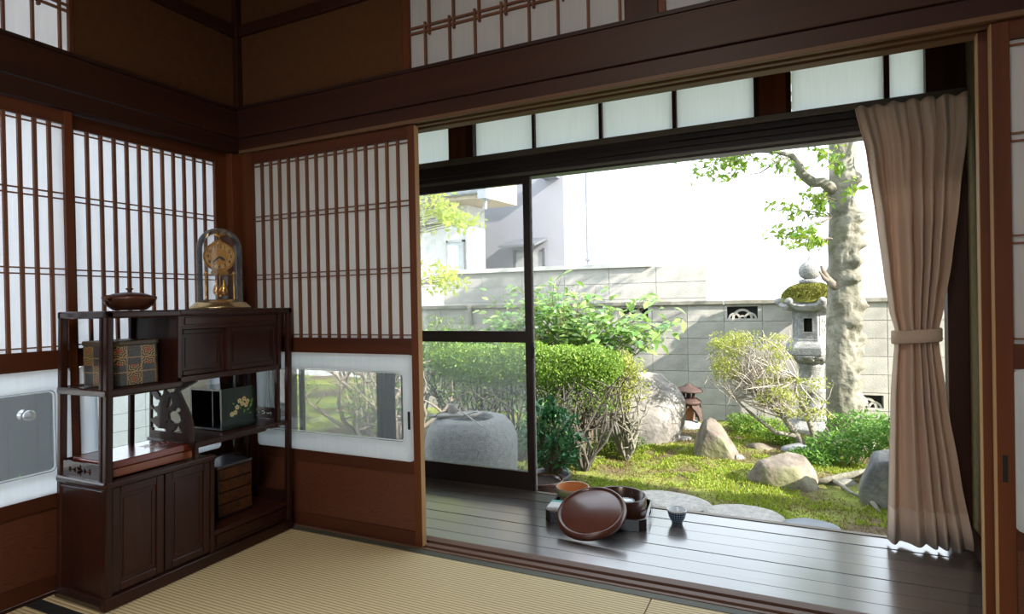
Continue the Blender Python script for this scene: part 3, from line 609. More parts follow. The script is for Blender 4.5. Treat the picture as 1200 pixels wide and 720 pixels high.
# patterned tea caddy on the left shelf
def caddy_mat():
    m, nt, n, l, b = nodes('checkered_floral_print')
    tc = n.new('ShaderNodeTexCoord'); sp = n.new('ShaderNodeSeparateXYZ'); l.new(tc.outputs['Object'], sp.inputs[0])
    def mth(op, a, c=None):
        x = n.new('ShaderNodeMath'); x.operation = op
        for i, v in enumerate((a, c)):
            if v is None: continue
            if hasattr(v, 'links'): l.new(v, x.inputs[i])
            else: x.inputs[i].default_value = v
        return x.outputs[0]
    u = mth('MULTIPLY', mth('ADD', mth('SUBTRACT', sp.outputs['Y'], sp.outputs['X']), .5), 1 / .052); v = mth('MULTIPLY', mth('ADD', sp.outputs['Z'], .005), 1 / .052)
    fu, fv = mth('FRACT', u), mth('FRACT', v); par = mth('MODULO', mth('ADD', mth('FLOOR', mth('MULTIPLY', u, 1)), mth('FLOOR', mth('MULTIPLY', v, .67))), 2.0)
    cu, cv = mth('SUBTRACT', fu, .5), mth('SUBTRACT', fv, .5); r = mth('SQRT', mth('ADD', mth('MULTIPLY', cu, cu), mth('MULTIPLY', cv, cv))); an = mth('ARCTAN2', cv, cu)
    pet = mth('SUBTRACT', r, mth('MULTIPLY', mth('ADD', mth('COSINE', mth('MULTIPLY', an, 5)), 2.2), .06))
    wv = mth('SINE', mth('ADD', mth('MULTIPLY', r, 34), mth('MULTIPLY', mth('SINE', mth('MULTIPLY', an, 6)), 2)))
    r1 = ramp(n, [(.5, (.012, .02, .015)), (.62, (.42, .26, .08))]); l.new(mth('ADD', mth('MULTIPLY', wv, .5), .5), r1.inputs[0])
    mx = n.new('ShaderNodeMix'); mx.data_type = 'RGBA'; l.new(mth('LESS_THAN', pet, 0), mx.inputs['Factor']); l.new(r1.outputs[0], mx.inputs['A']); mx.inputs['B'].default_value = (.42, .06, .025, 1)
    nz = n.new('ShaderNodeTexVoronoi'); nz.inputs['Scale'].default_value = 300; l.new(tc.outputs['Object'], nz.inputs['Vector']); r2 = ramp(n, [(.2, (.12, .115, .10)), (.6, (.02, .02, .025))]); l.new(nz.outputs['Distance'], r2.inputs[0])
    m2 = n.new('ShaderNodeMix'); m2.data_type = 'RGBA'; l.new(mth('LESS_THAN', par, .5), m2.inputs['Factor']); l.new(mx.outputs['Result'], m2.inputs['A']); l.new(r2.outputs[0], m2.inputs['B'])
    eg = mth('LESS_THAN', mth('MINIMUM', mth('MINIMUM', fu, fv), mth('MINIMUM', mth('SUBTRACT', 1, fu), mth('SUBTRACT', 1, fv))), .035)
    m3 = n.new('ShaderNodeMix'); m3.data_type = 'RGBA'; l.new(eg, m3.inputs['Factor']); l.new(m2.outputs['Result'], m3.inputs['A']); m3.inputs['B'].default_value = (.34, .22, .09, 1)
    l.new(m3.outputs['Result'], b.inputs['Base Color']); b.inputs['Roughness'].default_value = .35; return m
def rbox(x0, x1, y0, y1, z0, z1, r=.02): return MB().prism(rrect(x0, x1, y0, y1, r, 6), lambda x, y, z: (x, y, z), z0, z1)
cd = thing('tea_caddy', 'checkered black and gold floral box standing on the left shelf', 'box', (.19, -.70, .7455))
part('body', rbox(.10, .285, -.795, -.615, .7455, .887, .028), caddy_mat(), cd)
part('lid', rbox(.097, .288, -.798, -.612, .888, .904, .03), mat('black_gold_rim', (.04, .03, .02), (.10, .07, .03), .4, 90), cd, bevel=.003)
# red-brown writing box
wb_ = thing('writing_box', 'flat red-brown lacquer box with pale tree motif on the cupboard top', 'box', (.2, -.66, .4325))
lac = mat('red_lacquer', (.20, .035, .018), (.15, .025, .014), .22, 4, coat=.6); lac2 = mat('orange_lacquer', (.27, .075, .025), (.20, .05, .018), .3, 6, (1, .1, 1), coat=.3)
part('body', rbox(.082, .296, -.815, -.475, .4325, .462, .012), lac2, wb_, bevel=.003)
part('lid', rbox(.078, .300, -.819, -.471, .463, .490, .014), lac, wb_, bevel=.005)
mo = MB(); R.seed(3)
for i in range(46):
    a = R.uniform(0, 2 * PI); q = R.uniform(0, 1) ** .6; x, y = .19 + .055 * q * math.cos(a) * .8, -.585 + .07 * q * math.sin(a); s = R.uniform(.0025, .006)
    mo.prism([(x + s * math.cos(t), y + s * .7 * math.sin(t)) for t in [k * PI / 3 for k in range(6)]], lambda x, y, z: (x, y, z), .4901, .4905)
for a in (-.5, -.1, .3, .7): mo.box(.19, .192 + .05 * abs(math.sin(a)), -.60 + .03 * a, -.598 + .03 * a, .4901, .4904)
part('inlaid_motif', mo, mat('silver_inlay', (.62, .48, .45), (.5, .3, .28), .35, 60), wb_)
# dark green open box with flower spray
gb = thing('lacquer_box', 'dark green open sided box with painted yellow blossoms on the middle shelf', 'box', (.16, -.25, .498))
grn = mat('green_lacquer', (.008, .026, .019), (.007, .02, .015), .18, 5, coat=.6); gin = mat('black_inside', (.008, .01, .012), None, .3)
zb = .4985
part('front_panel', MB().box(.242, .254, -.334, -.165, zb, .672), grn, gb, bevel=.001)
part('back_panel', MB().box(.058, .066, -.334, -.165, zb, .672), grn, gb); part('side_panel', MB().box(.066, .242, -.173, -.165, zb, .672), gin, gb)
part('top_panel', MB().box(.066, .242, -.334, -.173, .664, .672), grn, gb); part('bottom_panel', MB().box(.066, .242, -.334, -.173, zb, .506), gin, gb)
part('divider', MB().box(.15, .157, -.30, -.175, .506, .664), gin, gb); 
yel = mat('yellow_blossom', (.72, .60, .20), (.75, .68, .42), .5, 60); lgn = mat('painted_leaf', (.22, .42, .05), (.08, .2, .03), .5, 40)
def fdisc(y, z, r, n=10, sq=1): return MB().prism([(y + r * math.cos(2 * PI * i / n), z + r * sq * math.sin(2 * PI * i / n)) for i in range(n)], lambda a, b, x: (x, a, b), .2541, .2547)
for (y, z) in ((-.245, .612), (-.222, .618), (-.232, .598), (-.258, .586), (-.205, .605), (-.285, .560), (-.268, .565), (-.212, .590)):
    f = MB()
    for k in range(5): a = 2 * PI * k / 5 + .3; g = fdisc(y + .0065 * math.cos(a), z + .0065 * math.sin(a), .0048, 8); f.add(g.v, g.f)
    part('painted_blossom', f, yel, gb)
lf = MB()
for (y, z, a, s) in ((-.195, .575, .9, .024), (-.21, .565, .5, .02), (-.235, .575, 2.4, .018), (-.28, .545, 2, .016), (-.225, .555, 1.2, .02), (-.186, .592, 1.2, .026), (-.27, .60, 2.6, .014), (-.2, .55, .2, .018)):
    lf.prism([(y, z), (y + s * .5 * math.cos(a) - s * .2 * math.sin(a), z + s * .5 * math.sin(a) + s * .2 * math.cos(a)), (y + s * math.cos(a), z + s * math.sin(a)), (y + s * .5 * math.cos(a) + s * .2 * math.sin(a), z + s * .5 * math.sin(a) - s * .2 * math.cos(a))], lambda a, b, x: (x, a, b), .2541, .2545)
part('painted_leaves', lf, lgn, gb)
# tiered box
jb = thing('tiered_box', 'black tiered lunch box with worn gold patterned front on the low platform', 'box', (.16, -.265, .1325))
jm = mat('worn_gold_pattern', (.15, .05, .012), (.014, .009, .008), .45, 55, detail=8); jt = mat('black_tier', (.015, .012, .013), (.03, .02, .016), .3, 30, coat=.3)
for i in range(4):
    z0 = .137 + i * .050; t_ = part('tier', rbox(.085, .243, -.352, -.178, z0, z0 + .048, .006), jt, jb); part('front_pattern', MB().box(.2431, .2445, -.345, -.184, z0 + .003, z0 + .045), jm, t_)
part('lid', rbox(.083, .2455, -.354, -.176, .337, .350, .006), mat('grey_lid', (.10, .09, .12), (.07, .065, .09), .3, 10, coat=.4), jb, bevel=.003)
part('base', rbox(.083, .2465, -.355, -.175, .1325, .137, .006), jt, jb)
part('handle', MB().tube([(.164, -.358, .137), (.164, -.358, .345), (.164, -.35, .362), (.164, -.265, .376), (.164, -.18, .362), (.164, -.172, .345), (.164, -.172, .137)], .0035, 8), mat('black_iron', (.01,) * 3), jb, smooth=True)

# ------------------------------------------------------------------ things on the veranda
ZV = -.0065
tr_a = math.atan2(.052, .46)
tc0 = Vector((1.580, .668, ZV))
def tw(v): return (tc0.x + v[0] * math.cos(tr_a) - v[1] * math.sin(tr_a), tc0.y + v[0] * math.sin(tr_a) + v[1] * math.cos(tr_a), tc0.z + v[2])
ty = thing('serving_tray', 'black lacquer tray with cut corners and red inside under the round box', 'tray', tuple(tc0))
blk = mat('black_lacquer', (.014, .011, .012), (.02, .014, .014), .2, 5, coat=.5); redl = mat('red_inside', (.16, .03, .02), None, .35)
def cut(w, d, c): return [(-w + c, -d), (w - c, -d), (w, -d + c), (w, d - c), (w - c, d), (-w + c, d), (-w, d - c), (-w, -d + c)]
def tpart(name, mb, mt, par=ty, **k): return part(name, mb.xf(tw), mt, par, **k)
tpart('base', MB().prism(cut(.222, .150, .026), lambda x, y, z: (x, y, z), 0, .006), redl)
P_, Q_ = cut(.232, .162, .03), cut(.223, .153, .027)
for i in range(8):
    k = (i + 1) % 8; a, b, c, d = P_[i], P_[k], Q_[k], Q_[i]
    if i == 2:   # right side with its open handle slot
        for (s0, s1, z0, z1) in ((0, 1, .0, .018), (0, 1, .040, .050), (0, .3, .018, .040), (.7, 1, .018, .040)):
            L = lambda p, q, s: (p[0] + (q[0] - p[0]) * s, p[1] + (q[1] - p[1]) * s)
            mb = MB(); mb.loft([[(*q, z) for q in (L(a, b, s0), L(a, b, s1), L(d, c, s1), L(d, c, s0))] for z in (z0, z1)]); tpart('side', mb, blk)
    else: tpart('side', MB().loft([[(*q, z) for q in (a, b, c, d)] for z in (0, .050)]), blk)
# white box
wx = thing('small_white_box', 'small white box with teal end lying in the left corner of the tray', 'box', tw((-.184, -.085, .007)))
part('lower_half', MB().box(-.043, .043, -.055, .055, .0075, .045).xf(lambda v: tw((v.x - .184, v.y - .085, v.z))), mat('box_black', (.02, .02, .022), None, .4), wx, bevel=.002)
part('upper_half', MB().box(-.044, .044, -.056, .03, .0452, .066).xf(lambda v: tw((v.x - .184, v.y - .085, v.z))), mat('soft_white', (.72, .74, .78), None, .6), wx, bevel=.008)
part('teal_end', MB().box(-.044, .044, .0305, .056, .0452, .065).xf(lambda v: tw((v.x - .184, v.y - .085, v.z))), mat('teal', (.12, .45, .45), None, .5), wx, bevel=.004)
# bucket
bc = tw((-.152, .083, .0068))
bk = thing('ash_pot', 'small round terracotta coloured pot with green band standing in the tray', 'pot', bc)
part('body', MB().lathe([(0, 0), (.062, 0), (.068, .05), (.078, .06), (.0815, .082), (.084, .092), (.082, .096), (.076, .094), (.070, .06), (.064, .012), (0, .010)], bc, 36, cap=False), mat('beige_clay', (.46, .33, .22), (.38, .26, .17), .6, 12), bk, smooth=True)
part('green_band', MB().lathe([(.0788, .058), (.0822, .062), (.0835, .080), (.0832, .084)], bc, 36, cap=False), mat('green_glaze', (.20, .24, .10), (.15, .19, .08), .5, 14), bk, smooth=True)
part('inner_lining', MB().lathe([(.0755, .0935), (.069, .06), (.063, .013), (0, .0115)], bc, 36, cap=False), mat('orange_clay', (.62, .25, .08), None, .6), bk, smooth=True)
# round lacquer box with its leaning lid
rc = tw((.088, .012, .0068)); RB = .128
rb_ = thing('round_box', 'open round dark brown wooden box standing in the tray', 'box', rc)
rwood = mat('dark_turned_wood', (.085, .03, .018), (.05, .018, .012), .3, 7, coat=.35)
part('body', MB().lathe([(0, 0), (RB - .004, 0), (RB, .006), (RB, .094), (RB - .003, .098), (RB - .009, .094), (RB - .010, .012), (0, .010)], rc, 56, cap=False), rwood, rb_, smooth=True)
cw = (rc[0] + .035, rc[1] - .012, rc[2] + .0105)
cpw = thing('white_cup', 'pale blue-white cup standing inside the open round box', 'cup', cw)
part('body', MB().lathe([(0, 0), (.022, 0), (.024, .006), (.036, .03), (.040, .062), (.038, .062), (.033, .03), (.02, .01), (0, .009)], cw, 28, cap=False), mat('pale_porcelain', (.62, .70, .76), None, .15, coat=.5), cpw, smooth=True)
part('saucer_lid', MB().lathe([(0, .062), (.041, .062), (.044, .066), (.02, .070), (0, .071)], cw, 28, cap=False), mat('pale_porcelain', (.62, .70, .76)), cpw, smooth=True)
LR = .156; tilt = math.radians(25); az = math.radians(84)   # lid rises towards the garden
hd = Vector((math.cos(az), math.sin(az), 0)); sd = Vector((math.sin(az), -math.cos(az), 0)); up_ = hd * math.cos(tilt) + Vector((0, 0, 1)) * math.sin(tilt); nn = sd.cross(up_); nn = nn if nn.z > 0 else -nn
lc = Vector((1.602, .474, ZV + .002 + LR * math.sin(tilt))); lb = lc - up_ * LR
ld = thing('round_lid', 'round brown wooden lid leaning against the open round box and tray', 'lid', tuple(lb))
def lw(v): return tuple(lc + sd * v[0] + up_ * v[1] + nn * v[2])
part('disc', MB().lathe([(0, .006), (LR - .012, .006), (LR - .006, .0), (LR, .001), (LR + .001, .018), (LR - .006, .029), (LR - .013, .030), (LR - .016, .025), (LR - .02, .0235), (0, .0235)], n=64, cap=False).xf(lw), mat('lid_wood', (.125, .042, .026), (.09, .03, .019), .30, 6, coat=.3), ld, smooth=True)
part('centre_panel', MB().lathe([(LR - .021, .0237), (LR - .026, .027), (0, .0275)], n=64, cap=False).xf(lw), mat('lid_panel_wood', (.15, .05, .032), (.11, .036, .023), .30, 5, coat=.3), ld, smooth=True)
# tea cup
def cup_mat():
    m, nt, n, l, b = nodes('blue_check_porcelain'); tc = n.new('ShaderNodeTexCoord'); sp = n.new('ShaderNodeSeparateXYZ'); l.new(tc.outputs['Object'], sp.inputs[0])
    at = n.new('ShaderNodeMath'); at.operation = 'ARCTAN2'; l.new(sp.outputs['Y'], at.inputs[0]); l.new(sp.outputs['X'], at.inputs[1])
    def saw(src, k):
        a = n.new('ShaderNodeMath'); a.operation = 'MULTIPLY'; a.inputs[1].default_value = k; l.new(src, a.inputs[0]); f = n.new('ShaderNodeMath'); f.operation = 'FRACT'; l.new(a.outputs[0], f.inputs[0])
        g = n.new('ShaderNodeMath'); g.operation = 'LESS_THAN'; g.inputs[1].default_value = .24; l.new(f.outputs[0], g.inputs[0]); return g.outputs[0]
    mx = n.new('ShaderNodeMath'); mx.operation = 'MAXIMUM'; l.new(saw(at.outputs[0], 22 / (2 * PI)), mx.inputs[0]); l.new(saw(sp.outputs['Z'], 95), mx.inputs[1])
    c = n.new('ShaderNodeMix'); c.data_type = 'RGBA'; l.new(mx.outputs[0], c.inputs['Factor']); c.inputs['A'].default_value = (.012, .02, .06, 1); c.inputs['B'].default_value = (.22, .32, .42, 1); l.new(c.outputs['Result'], b.inputs['Base Color']); b.inputs['Roughness'].default_value = .15; return m
tcp = (1.932, .705, ZV - .0005)
tcu = thing('tea_cup', 'small tea cup with dark blue check pattern standing alone on the veranda boards', 'cup', tcp)
part('body', MB().lathe([(0, .006), (.020, .006), (.021, .0), (.024, .0), (.025, .008), (.036, .028), (.043, .055), (.0435, .058)], tcp, 36, cap=False), cup_mat(), tcu, smooth=True)
part('lining', MB().lathe([(.0436, .058), (.0455, .064), (.044, .065), (.041, .056), (.034, .030), (.022, .012), (0, .010)], tcp, 36, cap=False), mat('white_porcelain', (.86, .91, .94), None, .15, coat=.5), tcu, smooth=True, label='pale blue-white inside and rim')
# ------------------------------------------------------------------ garden ground
def gh(x, y):
    h = -.385 + .014 * noise.noise(Vector((x * 9, y * 9, 3))) + .030 * noise.noise(Vector((x * 1.1, y * 1.1, 2))) + .022 * noise.noise(Vector((x * 3.3, y * 3.3, 5)))
    h += .06 * math.exp(-((x - 1.95) ** 2 + (y - 4.1) ** 2) / .35) + .03 * math.exp(-((x - 2.4) ** 2 + (y - 3.3) ** 2) / .3)
    if y < 1.6: h -= .03 * (1.6 - y)
    return h
def ground_mat():
    m, nt, n, l, b = nodes('mossy_soil'); tc = n.new('ShaderNodeTexCoord')
    a = n.new('ShaderNodeTexNoise'); a.inputs['Scale'].default_value = 1.7; a.inputs['Detail'].default_value = 6; l.new(tc.outputs['Object'], a.inputs['Vector'])
    c = n.new('ShaderNodeTexNoise'); c.inputs['Scale'].default_value = 60; c.inputs['Detail'].default_value = 4; l.new(tc.outputs['Object'], c.inputs['Vector'])
    r1 = ramp(n, [(.38, (.16, .11, .07)), (.50, (.19, .21, .04)), (.62, (.30, .36, .05))]); l.new(a.outputs['Fac'], r1.inputs[0])
    r2 = ramp(n, [(.3, (.45, .45, .45)), (.7, (1, 1, 1))]); l.new(c.outputs['Fac'], r2.inputs[0])
    mx = n.new('ShaderNodeMix'); mx.data_type = 'RGBA'; mx.blend_type = 'MULTIPLY'; mx.inputs['Factor'].default_value = .8; l.new(r1.outputs[0], mx.inputs['A']); l.new(r2.outputs[0], mx.inputs['B']); l.new(mx.outputs['Result'], b.inputs['Base Color'])
    bn = n.new('ShaderNodeBump'); bn.inputs['Strength'].default_value = .8; bn.inputs['Distance'].default_value = .02; l.new(c.outputs['Fac'], bn.inputs['Height']); l.new(bn.outputs[0], b.inputs['Normal']); b.inputs['Roughness'].default_value = .95; return m
nx_, ny_ = 330, 170; xs_ = np.linspace(-7, 6.5, nx_); ys_ = np.linspace(.7, 7.2, ny_)
V = np.array([(x, y, gh(x, y)) for y in ys_ for x in xs_]); F = np.array([(j * nx_ + i, j * nx_ + i + 1, (j + 1) * nx_ + i + 1, (j + 1) * nx_ + i) for j in range(ny_ - 1) for i in range(nx_ - 1)])
me = np_mesh('ground', V, F, ground_mat()); me.polygons.foreach_set('use_smooth', [True] * len(me.polygons))
tag(link('ground_garden', me), 'mossy uneven garden soil between veranda and block wall', 'ground', kind='structure')
tag(link('ground_far', MB().box(-30, 30, -12, 40, -.62, -.5).mesh('ground_far', mat('far_gravel', (.36, .34, .31), None, .95, 3))), 'gravelly ground of the neighbouring plots', 'ground', kind='structure')
# moss: countless fine shoots
def moss(name, label, n, dens, c1, c2, size, box):
    P = NP.uniform((box[0], box[1]), (box[2], box[3]), (n * 3, 2)); out = []
    for x, y in P:
        d = noise.noise(Vector((x * 1.6 + 3, y * 1.6, 9))) * .5 + .5 + .25 * noise.noise(Vector((x * 6, y * 6, 1)))
        if d > dens: out.append((x, y, gh(x, y) - .003))
        if len(out) >= n: break
    V, F = leaf_cloud(np.array(out), size, aspect=.4, up=.2, droop=-1.6); me = np_mesh(name, V, F, leaf_mat(name + '_green', c1, c2, .3, .7, tcol=tuple(min(1, q * 1.6) for q in c2)))
    return tag(link(name, me), label, 'moss', kind='stuff')
moss('moss', 'bright yellow-green moss covering the ground in front of the rocks', 42000, .50, (.12, .22, .02), (.34, .40, .05), .026, (.2, 1.5, 3.6, 4.85))
moss('dry_moss', 'brownish olive moss patches between the brighter moss', 26000, .30, (.13, .085, .035), (.26, .22, .07), .022, (.2, 1.5, 3.6, 4.85))

# ------------------------------------------------------------------ concrete block walls
blk_m = mat('grey_concrete_block', (.46, .44, .41), (.33, .32, .30), .9, 5, bump=.3, bscale=60, island=.0, detail=8)
blk_m2 = mat('light_concrete_block', (.50, .48, .45), (.38, .37, .345), .9, 6, bump=.3, bscale=60, detail=8)
mort = mat('mortar', (.30, .29, .27), None, .95, 40)
cap_m = mat('weathered_cap', (.34, .32, .28), (.20, .19, .165), .9, 14, bump=.4, detail=8)
def block_wall(name, label, loc, rot, u0, u1, courses, bw=.405, bh=.193, open_cols=(), open_course=None, cap=True, low_open=(), kind='structure', cat='wall', mats=(blk_m, blk_m2), capm=None):
    t = thing(name, label, cat, loc, kind=kind); t.rotation_euler = (0, 0, rot); ORG[t.name] = (0, 0, 0)
    meshes = [MB().box(.003, bw - .003, 0, .10, .003, bh - .003).mesh('block', m_) for m_ in mats]
    n = int((u1 - u0) / bw); opens = []
    for c in range(courses):
        off = 0
        for i in range(n):
            if (c, i) in open_cols: opens.append((c, i)); continue
            o = link('block', meshes[R.random() < .4], t, (u0 + i * bw + off, R.uniform(-.0015, .0015), c * bh))
    mb = MB()
    for c in range(courses):
        run = 0
        for i in range(n + 1):
            if i == n or (c, i) in open_cols:
                if i > run: mb.box(u0 + run * bw, u0 + i * bw, .006, .094, c * bh, (c + 1) * bh)
                run = i + 1
    part('mortar_bed', mb, mort, t)
    for (c, i) in opens:
        x0, z0 = u0 + i * bw, c * bh; fn = lambda u, z, y: (u, y, z)
        q = [(x0 + bw - .003, z0 + bh - .003), (x0 + .003, z0 + bh - .003), (x0 + .003, z0 + .003), (x0 + bw - .003, z0 + .003)]
        w = [(x0 + bw - .045, z0 + bh - .025), (x0 + .035, z0 + bh - .025), (x0 + .035, z0 + .03), (x0 + bw - .045, z0 + .03)]
        mb = MB().ring(q, w, fn, 0, .10)
        def arc(cx_, r0, r1, a0=0, a1=PI, cz=z0 + .03):
            N = 12
            for k in range(N):
                a, b = a0 + (a1 - a0) * k / N, a0 + (a1 - a0) * (k + 1) / N
                mb.prism([(cx_ + r0 * math.cos(a), cz + r0 * math.sin(a)), (cx_ + r1 * math.cos(a), cz + r1 * math.sin(a)), (cx_ + r1 * math.cos(b), cz + r1 * math.sin(b)), (cx_ + r0 * math.cos(b), cz + r0 * math.sin(b))], fn, .02, .08)
        mid = x0 + bw / 2 - .005
        arc(mid, .085, .112); arc(mid - .085, .045, .068); arc(mid + .085, .045, .068); arc(mid, .02, .04)
        part('openwork_shade', MB().box(x0, x0 + bw, .101, .108, z0, z0 + bh), mat('opening_shade', (.06, .065, .07), None, .8), t); part('openwork_block', mb, mats[1], t, label='openwork block with overlapping arcs')  # dark sheet added to stand for the shade inside the openings
    if cap:
        k = 0; u = u0
        while u < u1 - .1:
            L = min(.81, u1 - u); part('cap_stone', MB().box(u + .002, u + L - .002, -.035, .135, courses * bh, courses * bh + .05), capm or cap_m, t, bevel=.008); u += L
    return t
TH = math.atan(.088)
ZB = -.40
# openwork columns counted from the left end
block_wall('garden_wall', 'grey concrete block wall with coping along the back of the garden', (1.5, 5.14, ZB), TH, -3.05, 3.43, 7, open_cols={(6, 8), (6, 5), (6, 2), (6, 13), (1, 11), (1, 12)}, )
nb = block_wall('neighbour_wall', 'taller pale block wall rising behind the garden wall at the left', (1.74, 5.62, ZB), TH, -3.9, 0.08, 9, cap=False, bw=.60, bh=.205, mats=(blk_m2, blk_m2))
part('coping', MB().box(-3.9, -.95, -.04, .14, 1.845, 1.90), mat('white_coping', (.72, .70, .66), None, .8), nb)
block_wall('gate_pier', 'concrete block pier with a grey slab cap at the left end of the garden wall', (-1.62, 4.72, ZB), TH, -.62, .19, 7, cap=True)
block_wall('side_wall', 'white painted block wall in the passage outside the left paper doors', (-3.4, 3.2, -.45), -PI / 2, 0, 4.4, 8, bw=.52, bh=.165, cap=True, mats=(mat('white_painted_block', (.90, .91, .92), (.82, .84, .86), .8, 8),) * 2)
pd_ = thing('passage_door', 'dark brown side door with round metal knob outside the left paper door', 'door', (-.97, -.48, -.35))
bmz = mat('weathered_brown_panel', (.06, .045, .04), (.04, .03, .026), .6, 6)
part('panel', MB().box(-.985, -.955, -.66, -.305, -.35, 1.5), bmz, pd_); part('frame', MB().box(-.99, -.945, -.305, -.265, -.35, 1.55).box(-.99, -.945, -.70, -.66, -.35, 1.55), mat('frame_grey_brown', (.2, .17, .15), None, .6), pd_)
for yy in (-.60, -.54, -.42, -.36): part('board_seam', MB().box(-.9551, -.952, yy - .003, yy + .003, -.35, 1.5), mat('seam_dark', (.012, .01, .01)), pd_)
part('knob', MB().lathe([(0, 0), (.03, 0), (.03, .006), (.012, .01), (.012, .025), (.028, .035), (.032, .05), (.022, .062), (0, .065)], n=24, cap=False).xf(lambda v: (-.955 + v.z, -.478 + v.x, .515 + v.y)), mat('steel', (.6, .6, .6), None, .2, metal=1), pd_, smooth=True)
pa = thing('passage_plant', 'small green leafy plant in the passage beside the brown side door', 'plant', (-.72, -.62, -.4))
foliage('foliage', ellipsoid(220, (-.75, -.60, .05), (.07, .05, .22)), .08, leaf_mat('passage_green', (.10, .28, .05), (.2, .4, .08)), pa); mb = MB(); branches(mb, (-.75, -.6, -.45), [(-.77, -.63, .1), (-.72, -.58, .18), (-.75, -.56, .05)], .006, .002); part('stem', mb, mat('stem_green', (.1, .16, .05)), pa)

# ------------------------------------------------------------------ rocks
def rock_mat(name, c1, c2, c3, sc=5, moss_=0):
    m, nt, n, l, b = nodes(name); tc = n.new('ShaderNodeTexCoord'); a = n.new('ShaderNodeTexNoise'); a.inputs['Scale'].default_value = sc; a.inputs['Detail'].default_value = 10; a.inputs['Roughness'].default_value = .65; l.new(tc.outputs['Object'], a.inputs['Vector'])
    r = ramp(n, [(.3, c1), (.5, c2), (.68, c3)]); l.new(a.outputs['Fac'], r.inputs[0]); out = r.outputs[0]
    if moss_:
        q = n.new('ShaderNodeTexNoise'); q.inputs['Scale'].default_value = 3; q.inputs['Detail'].default_value = 6; l.new(tc.outputs['Object'], q.inputs['Vector']); rr = ramp(n, [(.5, (0, 0, 0)), (.62, (1, 1, 1))]); l.new(q.outputs['Fac'], rr.inputs[0])
        ml = n.new('ShaderNodeMath'); ml.operation = 'MULTIPLY'; ml.inputs[1].default_value = moss_; l.new(rr.outputs[0], ml.inputs[0]); mx = n.new('ShaderNodeMix'); mx.data_type = 'RGBA'; l.new(ml.outputs[0], mx.inputs['Factor']); l.new(out, mx.inputs['A']); mx.inputs['B'].default_value = (.17, .19, .06, 1); out = mx.outputs['Result']
    l.new(out, b.inputs['Base Color']); b.inputs['Roughness'].default_value = .9
    bn = n.new('ShaderNodeBump'); bn.inputs['Strength'].default_value = .7; bn.inputs['Distance'].default_value = .02; a2 = n.new('ShaderNodeTexNoise'); a2.inputs['Scale'].default_value = sc * 4; a2.inputs['Detail'].default_value = 8; l.new(tc.outputs['Object'], a2.inputs['Vector']); l.new(a2.outputs['Fac'], bn.inputs['Height']); l.new(bn.outputs[0], b.inputs['Normal']); return m
grey_rock = rock_mat('pale_granite', (.10, .095, .09), (.27, .25, .24), (.46, .43, .41), 4)
brown_rock = rock_mat('brown_grey_rock', (.09, .075, .06), (.18, .15, .125), (.31, .27, .23), 5, .6)
dark_rock = rock_mat('dark_rock', (.07, .072, .08), (.14, .14, .145), (.26, .25, .24), 4, .3)
step_m = rock_mat('stepping_granite', (.34, .32, .31), (.46, .43, .41), (.56, .53, .50), 25)
def rock_mb(c, dims, seed, cuts=5, rough=.16, sub=4, zrot=0, planes=()):
    bm = bmesh.new(); bmesh.ops.create_icosphere(bm, subdivisions=sub, radius=1); rr = random.Random(seed); pls = list(planes)
    for _ in range(cuts):
        n = Vector((rr.uniform(-1, 1), rr.uniform(-1, 1), rr.uniform(-.2, 1))).normalized(); pls.append((n, rr.uniform(.62, .85)))
    for v in bm.verts:
        p = v.co.copy(); p += p * rough * (noise.noise(p * 1.3 + Vector((seed, 0, 0))) + .5 * noise.noise(p * 3 + Vector((0, seed, 0))))
        for n, d in pls:
            n = Vector(n).normalized(); e = p.dot(n) - d
            if e > 0: p -= n * e * .93
        p += p * .022 * noise.noise(p * 9 + Vector((0, 0, seed))); v.co = p
    M = Matrix.Rotation(zrot, 3, 'Z'); mb = MB(); mb.v = [tuple(M @ Vector((v.co.x * dims[0], v.co.y * dims[1], v.co.z * dims[2])) + Vector(c)) for v in bm.verts]; mb.f = [tuple(v.index for v in f.verts) for f in bm.faces]; bm.free(); return mb
def rock(name, label, c, dims, seed, mt, cat='rock', **k):
    g = 'small loose stones in the moss' if name.startswith('small_rock') else 'stepping stones along the veranda' if name.startswith('stepping') else None
    return single(name, rock_mb(c, dims, seed, **k), mt, label, cat, c, smooth=True, group=g)
rock('boulder', 'huge pale grey boulder right of the clipped hedge, by the small brown lantern', (.93, 3.98, -.16), (.50, .38, .58), 11, grey_rock, cuts=3, planes=(((.55, -.2, 1), .80), ((.3, -1, .25), .80), ((-.5, -.6, .6), .82)))
rock('lantern_plinth_stone', 'white flecked flat topped stone carrying the small brown lantern', (1.37, 4.58, -.385), (.24, .17, .15), 5, rock_mat('white_flecked', (.30, .30, .31), (.5, .5, .5), (.65, .64, .63), 30), cuts=3, planes=(((0, 0, 1), .68),))
rock('pointed_rock', 'leaning pointed grey-brown rock standing in the moss near the small lantern', (1.77, 3.42, -.30), (.235, .18, .30), 23, brown_rock, cuts=2, planes=(((.75, -.1, .55), .56), ((-.9, -.25, .40), .56), ((-.1, -1, .2), .7), ((-.25, 0, 1), .86)))
rock('low_rock', 'wide low brown-grey rock in the moss in front of the leaning shrub', (2.31, 2.83, -.33), (.26, .20, .20), 31, brown_rock, cuts=4, rough=.22, planes=(((0, -.25, 1), .62), ((.1, -1, .25), .70), ((-.9, -.3, .3), .74), ((.8, -.4, .5), .76)))
rock('dark_boulder', 'dark upright boulder at the right edge of the garden by the curtain', (3.02, 2.52, -.20), (.23, .21, .30), 44, dark_rock, cuts=4, planes=(((-.9, 0, .5), .72),))
rock('small_rock', 'small flat blue-grey stone behind the low rock', (2.42, 3.75, -.34), (.15, .10, .075), 51, mat('blue_grey_stone', (.28, .30, .33), (.2, .21, .23), .85, 8), sub=3)
